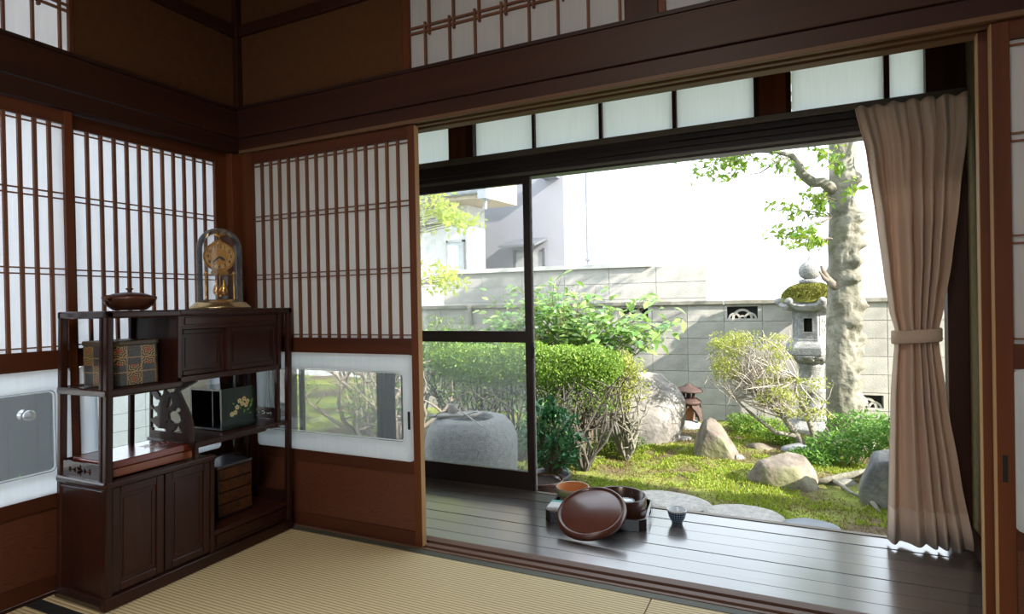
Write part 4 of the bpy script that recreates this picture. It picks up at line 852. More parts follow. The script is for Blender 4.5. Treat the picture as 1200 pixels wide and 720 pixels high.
rock('small_rock', 'small brown stone right of the pointed rock', (2.13, 3.72, -.35), (.13, .09, .06), 52, brown_rock, sub=3)
rock('small_rock', 'pale small stone at the foot of the pointed rock', (1.98, 3.36, -.37), (.07, .06, .05), 53, grey_rock, sub=3)
rock('small_rock', 'small pale stone standing against the boulder base', (1.42, 3.95, -.37), (.10, .07, .06), 54, grey_rock, sub=3)
rock('small_rock', 'grey stone under the twisted root beside the dark boulder', (2.72, 2.95, -.37), (.11, .08, .06), 55, dark_rock, sub=3)
for nm, lb_, c, d, s in (('stepping_stone', 'pale round stepping stone behind the tea tray', (1.62, 2.05, -.375), (.30, .20, .055), 61), ('stepping_stone.001', 'oval stepping stone just beyond the middle of the veranda edge', (2.12, 1.93, -.365), (.245, .20, .05), 62), ('stepping_stone.002', 'blue-grey stepping stone near the curtain foot', (2.50, 1.86, -.362), (.17, .13, .05), 63)):
    rock(nm, lb_, c, d, s, step_m if s != 63 else mat('blue_grey_stone', (.28, .30, .33)), 'stepping stone', cuts=0, rough=.08, planes=(((0, 0, 1), .6),))
# stone water basin
bs = thing('water_basin', 'tall round topped granite water basin seen through the lower glass', 'basin', (.27, 1.75, -.40))
bp = [(0, -.0), (.30, 0), (.335, .12), (.345, .30), (.335, .44), (.305, .52), (.255, .575), (.20, .59), (.165, .585), (.16, .50), (0, .47)]
mb = MB().lathe([(r, z) for r, z in bp for _ in (0,)], (.27, 1.75, -.40), 72, cap=False)
mb2 = MB(); rings = []
prof = []
for (r0, z0), (r1, z1) in zip(bp, bp[1:]):
    for k in range(4): prof.append((r0 + (r1 - r0) * k / 4, z0 + (z1 - z0) * k / 4))
prof.append(bp[-1]); mb2.lathe(prof, (.27, 1.75, -.40), 72, cap=False).xf(lambda v: tuple(v + Vector((v.x - .27, v.y - 1.75, 0)) * .06 * noise.noise(v * 5) + Vector((0, 0, .012 * noise.noise(v * 4)))))
part('stone_body', mb2, rock_mat('basin_granite', (.20, .20, .20), (.30, .30, .29), (.42, .42, .40), 40), bs, smooth=True)
part('water', MB().lathe([(.168, .55), (0, .55)], (.27, 1.75, -.40), 40, cap=False), mat('water', (.04, .05, .05), None, .05), bs)
bamb = mat('grey_bamboo', (.42, .38, .33), (.33, .30, .26), .6, 20)
mt_ = thing('bamboo_rest', 'bundle of grey bamboo sticks tied as a ladle rest on the stone basin', 'rest', (.15, 1.60, .19))
for i in range(5): part('bamboo_stick', MB().tube([(.02 + i * .012, 1.57 + i * .024, .203), (.36, 1.66 + i * .024, .212)], .0115, 10), bamb, mt_, smooth=True)
for u in (.08, .30): part('cord', MB().tube([(u, 1.555, .205), (u, 1.60, .222), (u + .02, 1.74, .224), (u + .02, 1.76, .210)], .004, 6), mat('black_cord', (.02, .02, .02)), mt_)
ldl = thing('bamboo_ladle', 'long handled bamboo ladle lying across the basin top', 'ladle', (.25, 1.62, .23))
part('cup', MB().lathe([(0, 0), (.034, 0), (.036, .06), (.033, .06), (.031, .006), (0, .006)], (.17, 1.66, .226), 20, cap=False), bamb, ldl, smooth=True); part('handle', MB().tube([(.19, 1.66, .262), (.34, 1.58, .225), (.50, 1.50, .175)], .005, 6), bamb, ldl)

# ------------------------------------------------------------------ stone lantern
gl_m = rock_mat('lantern_granite', (.20, .20, .205), (.31, .31, .31), (.43, .425, .42), 22)
sl_ = thing('stone_lantern', 'tall granite lantern with a moss covered roof beside the tree trunk', 'lantern', (2.57, 4.9, -.40))
LX, LY = 2.57, 4.9; hx = PI / 6 + .35
def lpart(name, prof, n=6, ph=hx, sm=False, mm=gl_m, bev=.006, par=sl_, **k): return part(name, MB().lathe(prof, (LX, LY, 0), n, ph), mm, par, smooth=sm, bevel=0 if sm else bev, **k)
lpart('base', [(.30, -.40), (.30, -.33), (.25, -.30), (.16, -.26)])
lpart('column', [(.150, -.27), (.150, -.23), (.125, -.20), (.120, .02), (.132, .03), (.132, .07), (.120, .08), (.118, .27), (.135, .29), (.135, .33)], 28, sm=True)
lpart('platform_underside', [(.13, .33), (.20, .37), (.235, .40), (.24, .415)], 24, sm=True)
for i in range(12):
    a = i * PI / 6; mb = MB().lathe([(0, 0), (.028, .012), (.04, .035), (.03, .055), (0, .06)], (0, 0, 0), 8, cap=False).xf(lambda v: (LX + (.195 + v.x) * math.cos(a) - v.y * math.sin(a), LY + (.195 + v.x) * math.sin(a) + v.y * math.cos(a), .355 + v.z)); part('lotus_petal', mb, gl_m, sl_, smooth=True)
lpart('platform', [(.24, .412), (.262, .425), (.262, .50), (.235, .535), (.19, .56), (.19, .585)])
# fire box: six walls, windows left open on two of them
rb0, z0, z1 = .175, .585, .865
for i in range(6):
    a0, a1 = hx + i * PI / 3, hx + (i + 1) * PI / 3; A_, B_ = Vector((LX + rb0 * math.cos(a0), LY + rb0 * math.sin(a0), 0)), Vector((LX + rb0 * math.cos(a1), LY + rb0 * math.sin(a1), 0)); nrm = ((A_ + B_) / 2 - Vector((LX, LY, 0))).normalized(); ct = math.degrees(math.atan2(nrm.y, nrm.x))
    fn = lambda u, z, d, A_=A_, B_=B_, nrm=nrm: tuple(A_ + (B_ - A_) * u - nrm * d + Vector((0, 0, z)))
    if nrm.y < -.8:
        mb = MB().ring([(1, z1), (0, z1), (0, z0), (1, z0)], [(.73, .80), (.27, .80), (.27, .66), (.73, .66)], fn, 0, .035); mb.ring([(.79, .815), (.21, .815), (.21, .645), (.79, .645)], [(.73, .80), (.27, .80), (.27, .66), (.73, .66)], fn, -.008, 0)
        part('window_wall', mb, gl_m, sl_)
    else:
        w_ = part('wall_slab', MB().prism([(0, z0), (1, z0), (1, z1), (0, z1)], fn, 0, .035), gl_m, sl_)
        mb = MB().ring([(.84, .83), (.16, .83), (.16, .62), (.84, .62)], [(.76, .81), (.24, .81), (.24, .64), (.76, .64)], fn, -.006, 0)
        for k in range(7): q = k * .9; mb.prism([(.5 + .2 * math.cos(q) + .06 * math.cos(t), .725 + .055 * math.sin(q) + .016 * math.sin(t)) for t in [j * PI / 4 for j in range(8)]], fn, -.006, 0)
        part('carved_panel', mb, gl_m, w_)
part('fire_box_shade', MB().lathe([(.10, .60), (.10, .85)], (LX, LY, 0), 12), mat('inner_shade', (.02, .018, .015), None, .9), sl_)  # solid dark core painted as the shade inside the fire box
# roof with upturned corners
rt = thing  # alias kept short
rings = []
for (rm, z, up) in ((.15, .862, 0), (.30, .885, .045), (.325, .925, .055), (.29, .955, .03), (.18, 1.05, 0), (.07, 1.15, 0)):
    ring = []
    for j in range(36):
        a = hx + 2 * PI * j / 36; k = ((a - hx) % (PI / 3)) - PI / 6; hexr = math.cos(PI / 6) / math.cos(k); cn = (abs(k) / (PI / 6)) ** 4; ring.append((LX + rm * hexr * math.cos(a), LY + rm * hexr * math.sin(a), z + up * cn))
    rings.append(ring)
part('roof', MB().loft(rings), gl_m, sl_, smooth=False, bevel=.003)
for i in range(6):
    a = hx + i * PI / 3; mb = MB().tube([(LX + r * math.cos(a), LY + r * math.sin(a), z) for r, z in ((.20, .945), (.26, .955), (.30, .972), (.325, .990), (.330, 1.0))], [.034, .038, .040, .036, .02], 10); part('corner_scroll', mb, gl_m, sl_, smooth=True)
ms = part('moss_bed', MB().lathe([(.27, .965), (.265, 1.0), (.225, 1.07), (.15, 1.125), (.06, 1.15), (0, 1.155)], (LX, LY, 0), 30, cap=False), mat('lantern_moss', (.20, .19, .03), (.13, .14, .03), .95, 30, bump=1), sl_, smooth=True)
u = NP.uniform(0, 2 * PI, 5200); q = NP.uniform(0, 1, 5200) ** .5; P = np.stack([LX + .275 * q * np.cos(u), LY + .275 * q * np.sin(u), .955 + .195 * np.sqrt(np.clip(1 - (q * .98) ** 2.4, 0, 1))], 1)
foliage('moss_tufts', P, .028, leaf_mat('roof_moss', (.15, .16, .025), (.27, .26, .045), .2, .8), sl_, up=.2, droop=-1.2)
lpart('jewel_stem', [(.07, 1.14), (.105, 1.17), (.105, 1.195), (.07, 1.205)], 24, sm=True)
lpart('jewel', [(.05, 1.205), (.088, 1.225), (.108, 1.27), (.108, 1.305), (.088, 1.35), (.05, 1.38), (.02, 1.40), (.009, 1.43), (.002, 1.455)], 28, sm=True)
# ------------------------------------------------------------------ small brown lantern
gx, gy, gz = 1.375, 4.56, -.275
ln = thing('garden_lantern', 'small brown iron lantern with conical roof on the flecked stone', 'lantern', (gx, gy, gz))
irn = mat('rusty_brown_iron', (.085, .045, .037), (.055, .03, .026), .7, 20, bump=.2)
legs = MB()
for i in range(4):
    a = PI / 4 + i * PI / 2 + .25
    def S(r, w, z): c_ = (gx + r * math.cos(a), gy + r * math.sin(a)); t = (-math.sin(a), math.cos(a)); d_ = (math.cos(a), math.sin(a)); return [(c_[0] + t[0] * w * s1 + d_[0] * .012 * s2, c_[1] + t[1] * w * s1 + d_[1] * .012 * s2, z) for s1, s2 in ((-1, -1), (1, -1), (1, 1), (-1, 1))]
    part('leg', MB().loft([S(.135, .022, gz), S(.125, .024, gz + .05), S(.105, .040, gz + .10), S(.085, .062, gz + .135), S(.075, .06, gz + .16)]), irn, ln, bevel=.003)
part('ledge', MB().lathe([(.08, .145), (.10, .155), (.118, .170), (.120, .185), (.108, .200), (.09, .205), (.088, .215)], (gx, gy, gz), 28), irn, ln, smooth=True)
part('inner_panel', MB().lathe([(.05, .0), (.05, .15)], (gx, gy, gz), 16), mat('orange_rust', (.45, .20, .10), None, .8), ln)
for i in range(4):
    a = PI / 4 + i * PI / 2 + .25; x, y = gx + .062 * math.cos(a), gy + .062 * math.sin(a); part('post', MB().box(x - .009, x + .009, y - .009, y + .009, gz + .215, gz + .292), irn, ln)
part('lamp_core', MB().lathe([(.022, .215), (.022, .29)], (gx, gy, gz), 10), irn, ln)
part('roof', MB().lathe([(.06, .290), (.128, .286), (.134, .294), (.115, .312), (.075, .335), (.035, .350), (.03, .362), (.012, .372), (0, .374)], (gx, gy, gz), 28, cap=False), irn, ln, smooth=True)

ln.scale = (1.13, 1.13, 1.04)
# ------------------------------------------------------------------ trees and shrubs
def bark(name, c1, c2, c3): return rock_mat(name, c1, c2, c3, 6)
bark_pale = bark('pale_bark', (.10, .095, .07), (.205, .195, .155), (.34, .32, .27)); bark_dark = mat('dark_bark', (.10, .07, .05), (.18, .14, .10), .9, 20, bump=.4); bark_stem = mat('stem_bark', (.12, .105, .085), (.07, .06, .05), .9, 25, bump=.4); bark_grey = mat('grey_bark', (.30, .25, .20), (.18, .14, .11), .9, 25, bump=.4)
tr = thing('garden_tree', 'tall knobbly pale trunked tree behind the curtain side of the opening', 'tree', (2.83, 4.4, -.4))
cen = [(-.42, 2.86, .19), (-.2, 2.85, .160), (.1, 2.83, .142), (.5, 2.82, .130), (.9, 2.83, .130), (1.3, 2.845, .122), (1.7, 2.845, .112), (2.1, 2.84, .104), (2.6, 2.85, .11), (3.2, 2.9, .10), (3.8, 2.95, .09)]
knobs = [(R.uniform(-.9, .5), z, R.uniform(.035, .085), R.uniform(.05, .10)) for z in (.02, .35, .52, .62, .78, .92, 1.02, 1.18, 1.34, 1.5, 1.62, 1.75, 2.12)] + [(-1.9, .98, .03, .09), (-1.2, 1.68, .05, .1), (2.6, 1.22, .05, .07), (3.0, 2.02, .05, .08)]
def ci(z):
    for (z0, x0, r0), (z1, x1, r1) in zip(cen, cen[1:]):
        if z <= z1: t = (z - z0) / (z1 - z0); return x0 + (x1 - x0) * t, r0 + (r1 - r0) * t
    return cen[-1][1:]
rings = []
for i in range(260):
    z = -.42 + 4.2 * i / 259; x, r = ci(z); ring = []
    for j in range(48):
        a = 2 * PI * j / 48 - PI / 2 - .5; d = r * (1 + .09 * noise.noise(Vector((math.cos(a) * 1.5, math.sin(a) * 1.5, z * 1.6))) + .05 * noise.noise(Vector((math.cos(a) * 5, math.sin(a) * 5, z * 7))))
        for ka, kz, kh, kw in knobs:
            da = (a - ka + PI) % (2 * PI) - PI; e = math.exp(-((da * r / kw) ** 2 + ((z - kz) / (kw * .8)) ** 2)); d += kh * 1.15 * e * (1 + .35 * noise.noise(Vector((a * 8, z * 30, 0)))) - kh * .5 * math.exp(-((da * r / (kw * .35)) ** 2 + ((z - kz) / (kw * .28)) ** 2)) * (kh > .06)
        if z < -.2: d += .06 * ((-.2 - z) / .2) ** 2 * (1 + math.sin(5 * a))
        sidew = max(0, math.cos(a + .35)) * (1 if z < 2.0 else .3); qn = noise.noise(Vector((math.cos(a) * 2, math.sin(a) * 2, z * 6.5)) + Vector((3, 1, 7))); d += sidew * (.055 * max(0, qn) ** .7 + .022 * noise.noise(Vector((a * 4, z * 22, 5))))
        ring.append((x + d * math.cos(a), 4.4 + d * math.sin(a), z))
    rings.append(ring)
part('trunk', MB().loft(rings), bark_pale, tr, smooth=True)
def limb(pts, rads, parent=tr, mm=bark_pale, name='branch', n=8): return part(name, MB().tube(pts, rads, n), mm, parent, smooth=True)
limb([(2.78, 4.35, 2.02), (2.68, 4.3, 2.10), (2.60, 4.28, 2.10), (2.52, 4.25, 2.17), (2.47, 4.22, 2.28), (2.42, 4.2, 2.36), (2.30, 4.15, 2.40), (2.10, 4.1, 2.42), (1.9, 4.05, 2.50), (1.7, 4.0, 2.55)], [.06, .05, .052, .046, .04, .03, .016, .013, .009, .005])
limb([(2.42, 4.2, 2.36), (2.3, 4.1, 2.30), (2.15, 4.05, 2.20), (2.0, 4.0, 2.18)], [.012, .01, .006, .003], n=5)
limb([(2.80, 4.32, 1.10), (2.75, 4.3, 1.13), (2.70, 4.3, 1.20), (2.655, 4.28, 1.31)], [.05, .042, .03, .012], mm=bark_grey); limb([(2.73, 4.3, 1.16), (2.68, 4.28, 1.19), (2.64, 4.27, 1.26)], [.03, .022, .008], mm=bark_grey)
mb = MB(); tg = []
for (bx_, bz_, cxx, czz, sx, sz, k) in ((2.75, 1.75, 2.35, 1.78, .30, .22, 11), (2.75, 1.55, 2.40, 1.58, .28, .10, 7), (2.1, 2.45, 1.66, 2.34, .36, .20, 18), (2.3, 2.4, 2.2, 2.32, .35, .2, 7), (2.8, 2.2, 2.85, 2.35, .3, .2, 6), (2.8, 1.9, 2.7, 1.97, .22, .08, 5)):
    for _ in range(k):
        t = (cxx + R.uniform(-1, 1) * sx, 4.1 + R.uniform(-.35, .3), czz + R.uniform(-1, 1) * sz); p = curve_pts((bx_, 4.2, bz_), t, .2, 5); mb.tube(p, [.005 - .0007 * i for i in range(6)], 4); tg += [p[i].lerp(p[i + 1], R.random()) + Vector((R.uniform(-.04, .04), R.uniform(-.04, .04), R.uniform(-.05, .02))) for i in (2, 3, 4) for _ in range(5)]
part('twigs', mb, bark_grey, tr, kind='stuff')
tleaf = leaf_mat('tree_leaf_green', (.07, .19, .035), (.34, .42, .05), .35, .4, tcol=(.32, .48, .06))
foliage('foliage', np.array([tuple(p) for p in tg]), .078, tleaf, tr, up=.35, aspect=.5, droop=.6)
# crown above and beyond the picture, it throws the streaked shade on the wall
cr = np.concatenate([ellipsoid(260, (3.3 + R.uniform(-1.1, 1.6), 4.3 + R.uniform(-1.0, .7), 3.2 + R.uniform(-.5, 1.1)), (.5, .45, .25)) for _ in range(16)]); foliage('crown_foliage', cr, .085, tleaf, tr, up=.35, aspect=.5)
for k in range(9): e = (3.3 + R.uniform(-1.1, 2.6), 4.3 + R.uniform(-1, .6), 2.9 + R.uniform(-.4, 1.2)); limb(curve_pts((2.88, 4.4, 2.7 + .1 * k), e, .2, 6), [.05, .04, .03, .022, .016, .01, .006], n=6)

hl = leaf_mat('hedge_leaf', (.07, .17, .025), (.24, .36, .05), .28, .5, tcol=(.30, .46, .05))
def hedge(name, label, x0, x1, yc, z0, z1, w, bases, n, mt=hl, cat='hedge', size=.028):
    t = thing(name, label, cat, ((x0 + x1) / 2, yc, -.4), 'clipped hedges'); hx_, hz = (x1 - x0) / 2, (z1 - z0) / 2; c = np.array([(x0 + x1) / 2, yc, (z0 + z1) / 2])
    u = NP.normal(size=(n, 3)); u /= (np.abs(u) ** 3.2).sum(1)[:, None] ** (1 / 3.2); rr = NP.uniform(.80, 1.02, (n, 1)); u[:, 2] = np.where(u[:, 2] < 0, u[:, 2] * NP.uniform(.3, 1.25, n), u[:, 2])
    P = c + u * rr * np.array([hx_, w / 2, hz]); P[:, 2] += .018 * np.sin(P[:, 0] * 9) + .012 * np.sin(P[:, 0] * 23 + P[:, 1] * 11)
    foliage('foliage', P, size, mt, t, up=.45, aspect=.5)
    P2 = c + NP.uniform(-1, 1, (n // 4, 3)) * np.array([hx_ * .95, w * .45, 1]) * np.array([1, 1, (z1 - z0) * .5]) + np.array([0, 0, -(z1 - z0) * .55]); foliage('inner_leaves', P2, size * .9, mt, t, up=.3, aspect=.5)
    for bx in bases:
        mb = MB(); tg = [(bx[0] + R.uniform(-.42, .42), yc + R.uniform(-.5, .45) * w, z0 + R.uniform(-.02, .18)) for _ in range(15)]; branches(mb, bx, tg, .014, .0035, .28, 7, 5); part('stem', mb, bark_stem, t)
    return t
hedge('clipped_hedge', 'dense flat topped clipped hedge with bare twisted stems, across the glass door edge', -.72, 1.09, 2.88, .27, .635, .62, [(.84, 2.6, -.42), (.76, 2.75, -.42), (.42, 2.85, -.42), (.02, 2.8, -.42), (-.35, 2.9, -.42)], 26000)
hedge('clipped_hedge.001', 'clipped hedge further left seen through the low kick window and glass', -2.6, -.85, 3.95, .30, .70, .7, [(-1.2, 3.9, -.42), (-1.7, 3.95, -.42), (-2.2, 3.9, -.42)], 12000, size=.034)
# bare limbed trees left, seen through the low window
lt_ = thing('twisted_shrub', 'tangled bare branched shrub seen through the white framed low window', 'shrub', (-1.3, 2.9, -.4))
mb = MB()
for bx in ((-.95, 2.4, -.42), (-1.35, 2.9, -.42), (-1.9, 3.1, -.42)): branches(mb, bx, [(bx[0] + R.uniform(-.6, .6), bx[1] + R.uniform(-.4, .4), R.uniform(.1, .9)) for _ in range(11)], .028, .004, .35, 7, 6)
part('branches', mb, bark_grey, lt_, kind='stuff'); foliage('foliage', np.concatenate([ellipsoid(330, (R.uniform(-3.0, -.8), 2.9 + R.uniform(-.5, .5), R.uniform(.05, .8)), (.34, .28, .18)) for _ in range(17)]), .035, hl, lt_)
ot = thing('left_tree', 'bright yellow-green leaved tree showing at the upper left through the glass', 'tree', (-2.1, 4.0, -.4))
limb([(-2.2, 4.0, -.42), (-2.15, 4.0, .4), (-2.2, 4.02, 1.2), (-2.1, 4.0, 2.0), (-2.0, 4.0, 3.0)], [.13, .10, .085, .07, .04], ot, bark_dark, 'trunk', 10)
og = leaf_mat('yellow_green_leaf', (.32, .42, .05), (.55, .60, .12), .5, .4, tcol=(.7, .8, .2))
pp = []; mb = MB()
for (x, y, z, s) in ((-1.55, 4.0, 2.30, .30), (-1.30, 4.0, 2.12, .16), (-1.75, 4.0, 2.05, .22), (-1.65, 4.0, 1.38, .22), (-1.33, 4.0, 1.32, .15), (-1.05, 4.0, 2.0, .05), (-1.9, 4.0, 2.6, .4), (-2.3, 4, 1.7, .3)):
    for _ in range(9):
        e = Vector((x + R.uniform(-1, 1) * s, y + R.uniform(-.25, .25), z + R.uniform(-.7, .7) * s)); p = curve_pts((-2.1, 4.0, z - .1), e, .15, 5); mb.tube(p, [.007, .006, .005, .004, .003, .002], 4); pp += [tuple(e + Vector((R.gauss(0, .06), R.gauss(0, .06), R.gauss(0, .05)))) for _ in range(16)]
foliage('foliage', np.array(pp), .085, og, ot, up=.3, aspect=.45, droop=.5); part('twigs', mb, bark_dark, ot, kind='stuff')
# broad leaved shrub: its largest leaves are single parts
bl = thing('broadleaf_shrub', 'airy shrub with large pale green leaves spreading above the clipped hedge', 'shrub', (.5, 3.62, -.4))
gm = [leaf_mat('broad_leaf_light', (.13, .28, .07), (.34, .46, .16), .30, .22, tcol=(.34, .52, .13)), leaf_mat('broad_leaf_mid', (.07, .20, .05), (.20, .34, .09), .3, .22, tcol=(.26, .44, .10))]
def broad_leaf(L, W, bend, mt):
    v = [(0, 0, 0)]; f = []; N = 4
    for i in range(1, N): t = i / N; w = W * math.sin(PI * t ** .8) * .5; z = -bend * t * t; v += [(t * L, w, z + w * .35), (t * L, 0, z), (t * L, -w, z + w * .35)]
    v.append((L, 0, -bend)); k = lambda i: 1 + 3 * (i - 1); f = [(0, k(1) + 1, k(1)), (0, k(1) + 2, k(1) + 1)]
    for i in range(1, N - 1): a, b = k(i), k(i + 1); f += [(a, a + 1, b + 1, b), (a + 1, a + 2, b + 2, b + 1)]
    a = k(N - 1); f += [(a, a + 1, len(v) - 1), (a + 1, a + 2, len(v) - 1)]
    m_ = MB().add(v, f).mesh('leaf', mt, smooth=True); return m_
lms = [broad_leaf(.095, .052, .02, gm[0]), broad_leaf(.085, .048, .035, gm[1]), broad_leaf(.105, .056, .01, gm[0]), broad_leaf(.075, .044, .02, gm[1])]
mb = MB(); spots = []
regs = [(.25, .98, .42, .22, 44), (-.35, .86, .36, .17, 30), (.75, .88, .38, .18, 30), (1.25, .80, .28, .12, 22), (.15, 1.2, .3, .08, 10), (1.15, 1.08, .10, .06, 5), (-.35, 1.15, .1, .06, 4), (-.1, .7, .38, .10, 16), (.6, .68, .34, .08, 12)]
for (x, z, sx, sz, k) in regs:
    for _ in range(k):
        e = Vector((x + R.uniform(-1, 1) * sx, 3.6 + R.uniform(-.4, .35), z + R.uniform(-1, 1) * sz)); bb = Vector((.48 + R.uniform(-.05, .1), 3.62, .1 + R.uniform(0, .3))); p = curve_pts(bb, e, .22, 7); mb.tube(p, [.005, .0045, .004, .0035, .003, .0025, .002, .0015], 5)
        for q in range(8): i = R.randint(4, 6); spots.append((p[i].lerp(p[i + 1], R.random()) + Vector((R.gauss(0, .05), R.gauss(0, .05), R.gauss(0, .04))), (p[i + 1] - p[i]).normalized()))
for bx in (.44, .50, .58): mb.tube([(bx, 3.62, -.42), (bx + .01, 3.62, 0), (bx + .02, 3.62, .4)], [.016, .013, .009], 7)
part('branches', mb, bark_dark, bl, kind='stuff')
spots.sort(key=lambda s: s[0].y); q2 = []
for i, (p, d) in enumerate(spots):
    a = (d + Vector((R.gauss(0, 1), R.gauss(0, 1), R.gauss(-.6, .4)))).normalized(); n_ = Vector((R.gauss(0, .35), R.gauss(-.25, .35), 1)).normalized(); s_ = n_.cross(a).normalized(); n_ = a.cross(s_); M3 = Matrix((a, s_, n_)).transposed() * R.uniform(.9, 1.45)
    if i < 300:
        o = link('leaf', lms[i % 4], bl); M4 = M3.to_4x4(); M4.translation = p - Vector(ORG[bl.name]); o.matrix_local = M4
    else: q2.append((p, M3))
V = []; F = []
for p, M3 in q2:
    b0 = len(V); lm = lms[R.randint(0, 3)]; V += [tuple(M3 @ v.co + p) for v in lm.vertices]
    for pl in lm.polygons:
        vs = list(pl.vertices)
        for k in range(1, len(vs) - 1): F.append((b0 + vs[0], b0 + vs[k], b0 + vs[k + 1]))
o = link('further_leaves', np_mesh('further_leaves', V, F, gm[0], ORG[bl.name]), bl); o['kind'] = 'stuff'
# feathery yellow shrub beside the hedge
fs = thing('feathery_shrub', 'yellow-green feathery shrub with pale forked stems between hedge and boulder', 'shrub', (1.05, 3.2, -.4))
mb = MB()
tgs = [(1.04 + R.uniform(-.13, .13), 3.2 + R.uniform(-.15, .15), R.uniform(.0, .50)) for _ in range(22)]; branches(mb, (1.06, 3.15, -.42), tgs, .016, .003, .25, 6, 5); part('stem', mb, bark_pale, fs)
ylw = leaf_mat('yellow_leaf', (.20, .26, .04), (.42, .44, .10), .35, .5, tcol=(.45, .48, .10))
foliage('foliage', np.concatenate([ellipsoid(170, t, (.10, .10, .10)) for t in tgs if t[2] > .08 or R.random() < .5]), .030, ylw, fs)
# leaning azalea with pale twigs
az_ = thing('leaning_azalea', 'leaning shrub with tangled pale twigs and a yellow-green crown before the lantern', 'shrub', (2.46, 3.85, -.4))
for pts, rd in (([(2.52, 3.8, -.42), (2.45, 3.82, -.25), (2.33, 3.85, -.08), (2.18, 3.9, .08), (2.02, 3.92, .22)], [.035, .03, .026, .02, .013]), ([(2.58, 3.75, -.42), (2.56, 3.8, -.2), (2.50, 3.85, .0), (2.42, 3.88, .16), (2.44, 3.9, .30)], [.03, .024, .02, .014, .008]), ([(2.45, 3.82, -.22), (2.25, 3.8, -.20), (2.05, 3.85, -.05), (1.9, 3.88, .08)], [.022, .018, .012, .007]), ([(2.50, 3.85, -.02), (2.62, 3.85, .02), (2.66, 3.85, .1), (2.60, 3.86, .16)], [.014, .011, .008, .005])): limb(pts, rd, az_, bark_pale)
mb = MB(); e0 = [(2.02, 3.92, .22), (2.18, 3.9, .08), (2.33, 3.85, -.08), (1.9, 3.88, .08), (2.44, 3.9, .28)]; tg = []
for k in range(150):
    b0 = e0[R.choice([0, 0, 0, 1, 1, 2, 3, 4])]; t_ = (R.uniform(1.72, 2.34), 3.9 + R.uniform(-.3, .25), R.uniform(.12, .68)) if R.random() < .78 else (R.uniform(2.1, 2.65), 3.85 + R.uniform(-.2, .2), R.uniform(-.05, .28)); tg.append(t_); mb.tube(curve_pts(b0, t_, .22, 6), [.007, .006, .0055, .005, .004, .003, .002], 4)
    q = Vector(t_); mb.tube(curve_pts(q + Vector((R.uniform(-.15, .15), 0, -.15)), q + Vector((R.uniform(-.1, .1), R.uniform(-.1, .1), .05)), .3, 4), .0022, 4)
part('twigs', mb, mat('whitish_twig', (.52, .47, .42), (.40, .35, .31), .9, 20), az_, kind='stuff')
topl = [t for t in tg if (t[0] < 1.95 and t[2] > .28) or (t[2] > .58 and t[0] < 2.1)]; foliage('foliage', np.concatenate([ellipsoid(75, t, (.085, .08, .06)) for t in topl + [(1.82, 3.85, .5), (1.88, 3.85, .6), (1.98, 3.85, .66), (1.8, 3.85, .4), (1.78, 3.85, .28)]]), .026, ylw, az_)
foliage('low_leaves', np.concatenate([ellipsoid(38, t, (.09, .09, .03)) for t in tg if t[0] > 2.15]), .030, ylw, az_)
# fern like ground plants
def bush(name, label, cs, n, size, c1, c2, cat='plant', tc=None, asp=.4, **k):
    t = thing(name, label, cat, (cs[0][0], cs[0][1], -.4), 'fresh green ground plants' if name.startswith('fern') else None); mb = MB()
    for c in cs: branches(mb, (c[0], c[1], -.42), [(c[0] + R.uniform(-.8, .8) * c[3], c[1] + R.uniform(-.6, .6) * c[3], c[2] + R.uniform(-.5, .5) * c[4]) for _ in range(5)], .006, .002, .2, 4, 4)
    part('stem', mb, bark_dark, t, kind='stuff'); foliage('foliage', np.concatenate([ellipsoid(n, (c[0], c[1], c[2]), (c[3], c[3] * .7, c[4])) for c in cs]), size, leaf_mat(name + '_leaf', c1, c2, .35, .5, tcol=tc), t, up=.4, aspect=asp); return t
bush('fern_clump', 'fresh green low ferns around the tree foot behind the dark boulder', [(2.75, 3.45, -.20, .26, .12), (3.05, 3.5, -.10, .26, .13), (2.95, 3.9, -.12, .3, .14), (3.2, 3.3, .0, .18, .12), (2.55, 3.35, -.28, .18, .07)], 900, .045, (.07, .18, .03), (.17, .33, .06), tc=(.20, .38, .07))
bush('fern_clump.001', 'low bright green tuft behind the pointed rock and small stones', [(2.1, 4.25, -.24, .28, .10), (1.95, 4.45, -.25, .2, .09), (2.3, 4.0, -.28, .16, .07)], 900, .035, (.10, .24, .03), (.26, .38, .05), tc=(.28, .42, .07))
bush('shade_plant', 'dark green undergrowth beneath the clipped hedge and feathery shrub', [(.95, 3.35, -.30, .25, .09), (.5, 3.2, -.3, .35, .1), (0, 3.3, -.28, .3, .12)], 700, .035, (.06, .12, .02), (.14, .22, .04))
bush('leafy_sprays', 'long narrow green leaves behind the water basin, seen through the glass', [(.72, 2.2, -.12, .16, .25), (.55, 2.35, -.05, .2, .25)], 500, .075, (.10, .26, .08), (.22, .4, .14), asp=.22)
# surface roots
rt_ = thing('surface_root', 'pale twisted root snaking over the moss between low rock and dark boulder', 'root', (2.7, 2.9, -.37))
for pts, rd in (([(2.52, 2.85, -.36), (2.62, 2.88, -.335), (2.72, 2.95, -.32), (2.84, 3.0, -.30), (2.95, 3.1, -.30)], [.016, .022, .026, .03, .04]), ([(2.66, 2.9, -.34), (2.72, 2.80, -.345), (2.76, 2.68, -.35), (2.84, 2.60, -.365)], [.018, .014, .012, .006]), ([(2.90, 3.05, -.30), (2.90, 2.85, -.30), (2.86, 2.7, -.31), (2.86, 2.5, -.33), (2.90, 2.36, -.37)], [.035, .03, .024, .02, .012])): part('root', MB().tube(pts, rd, 8), bark_pale, rt_, smooth=True)
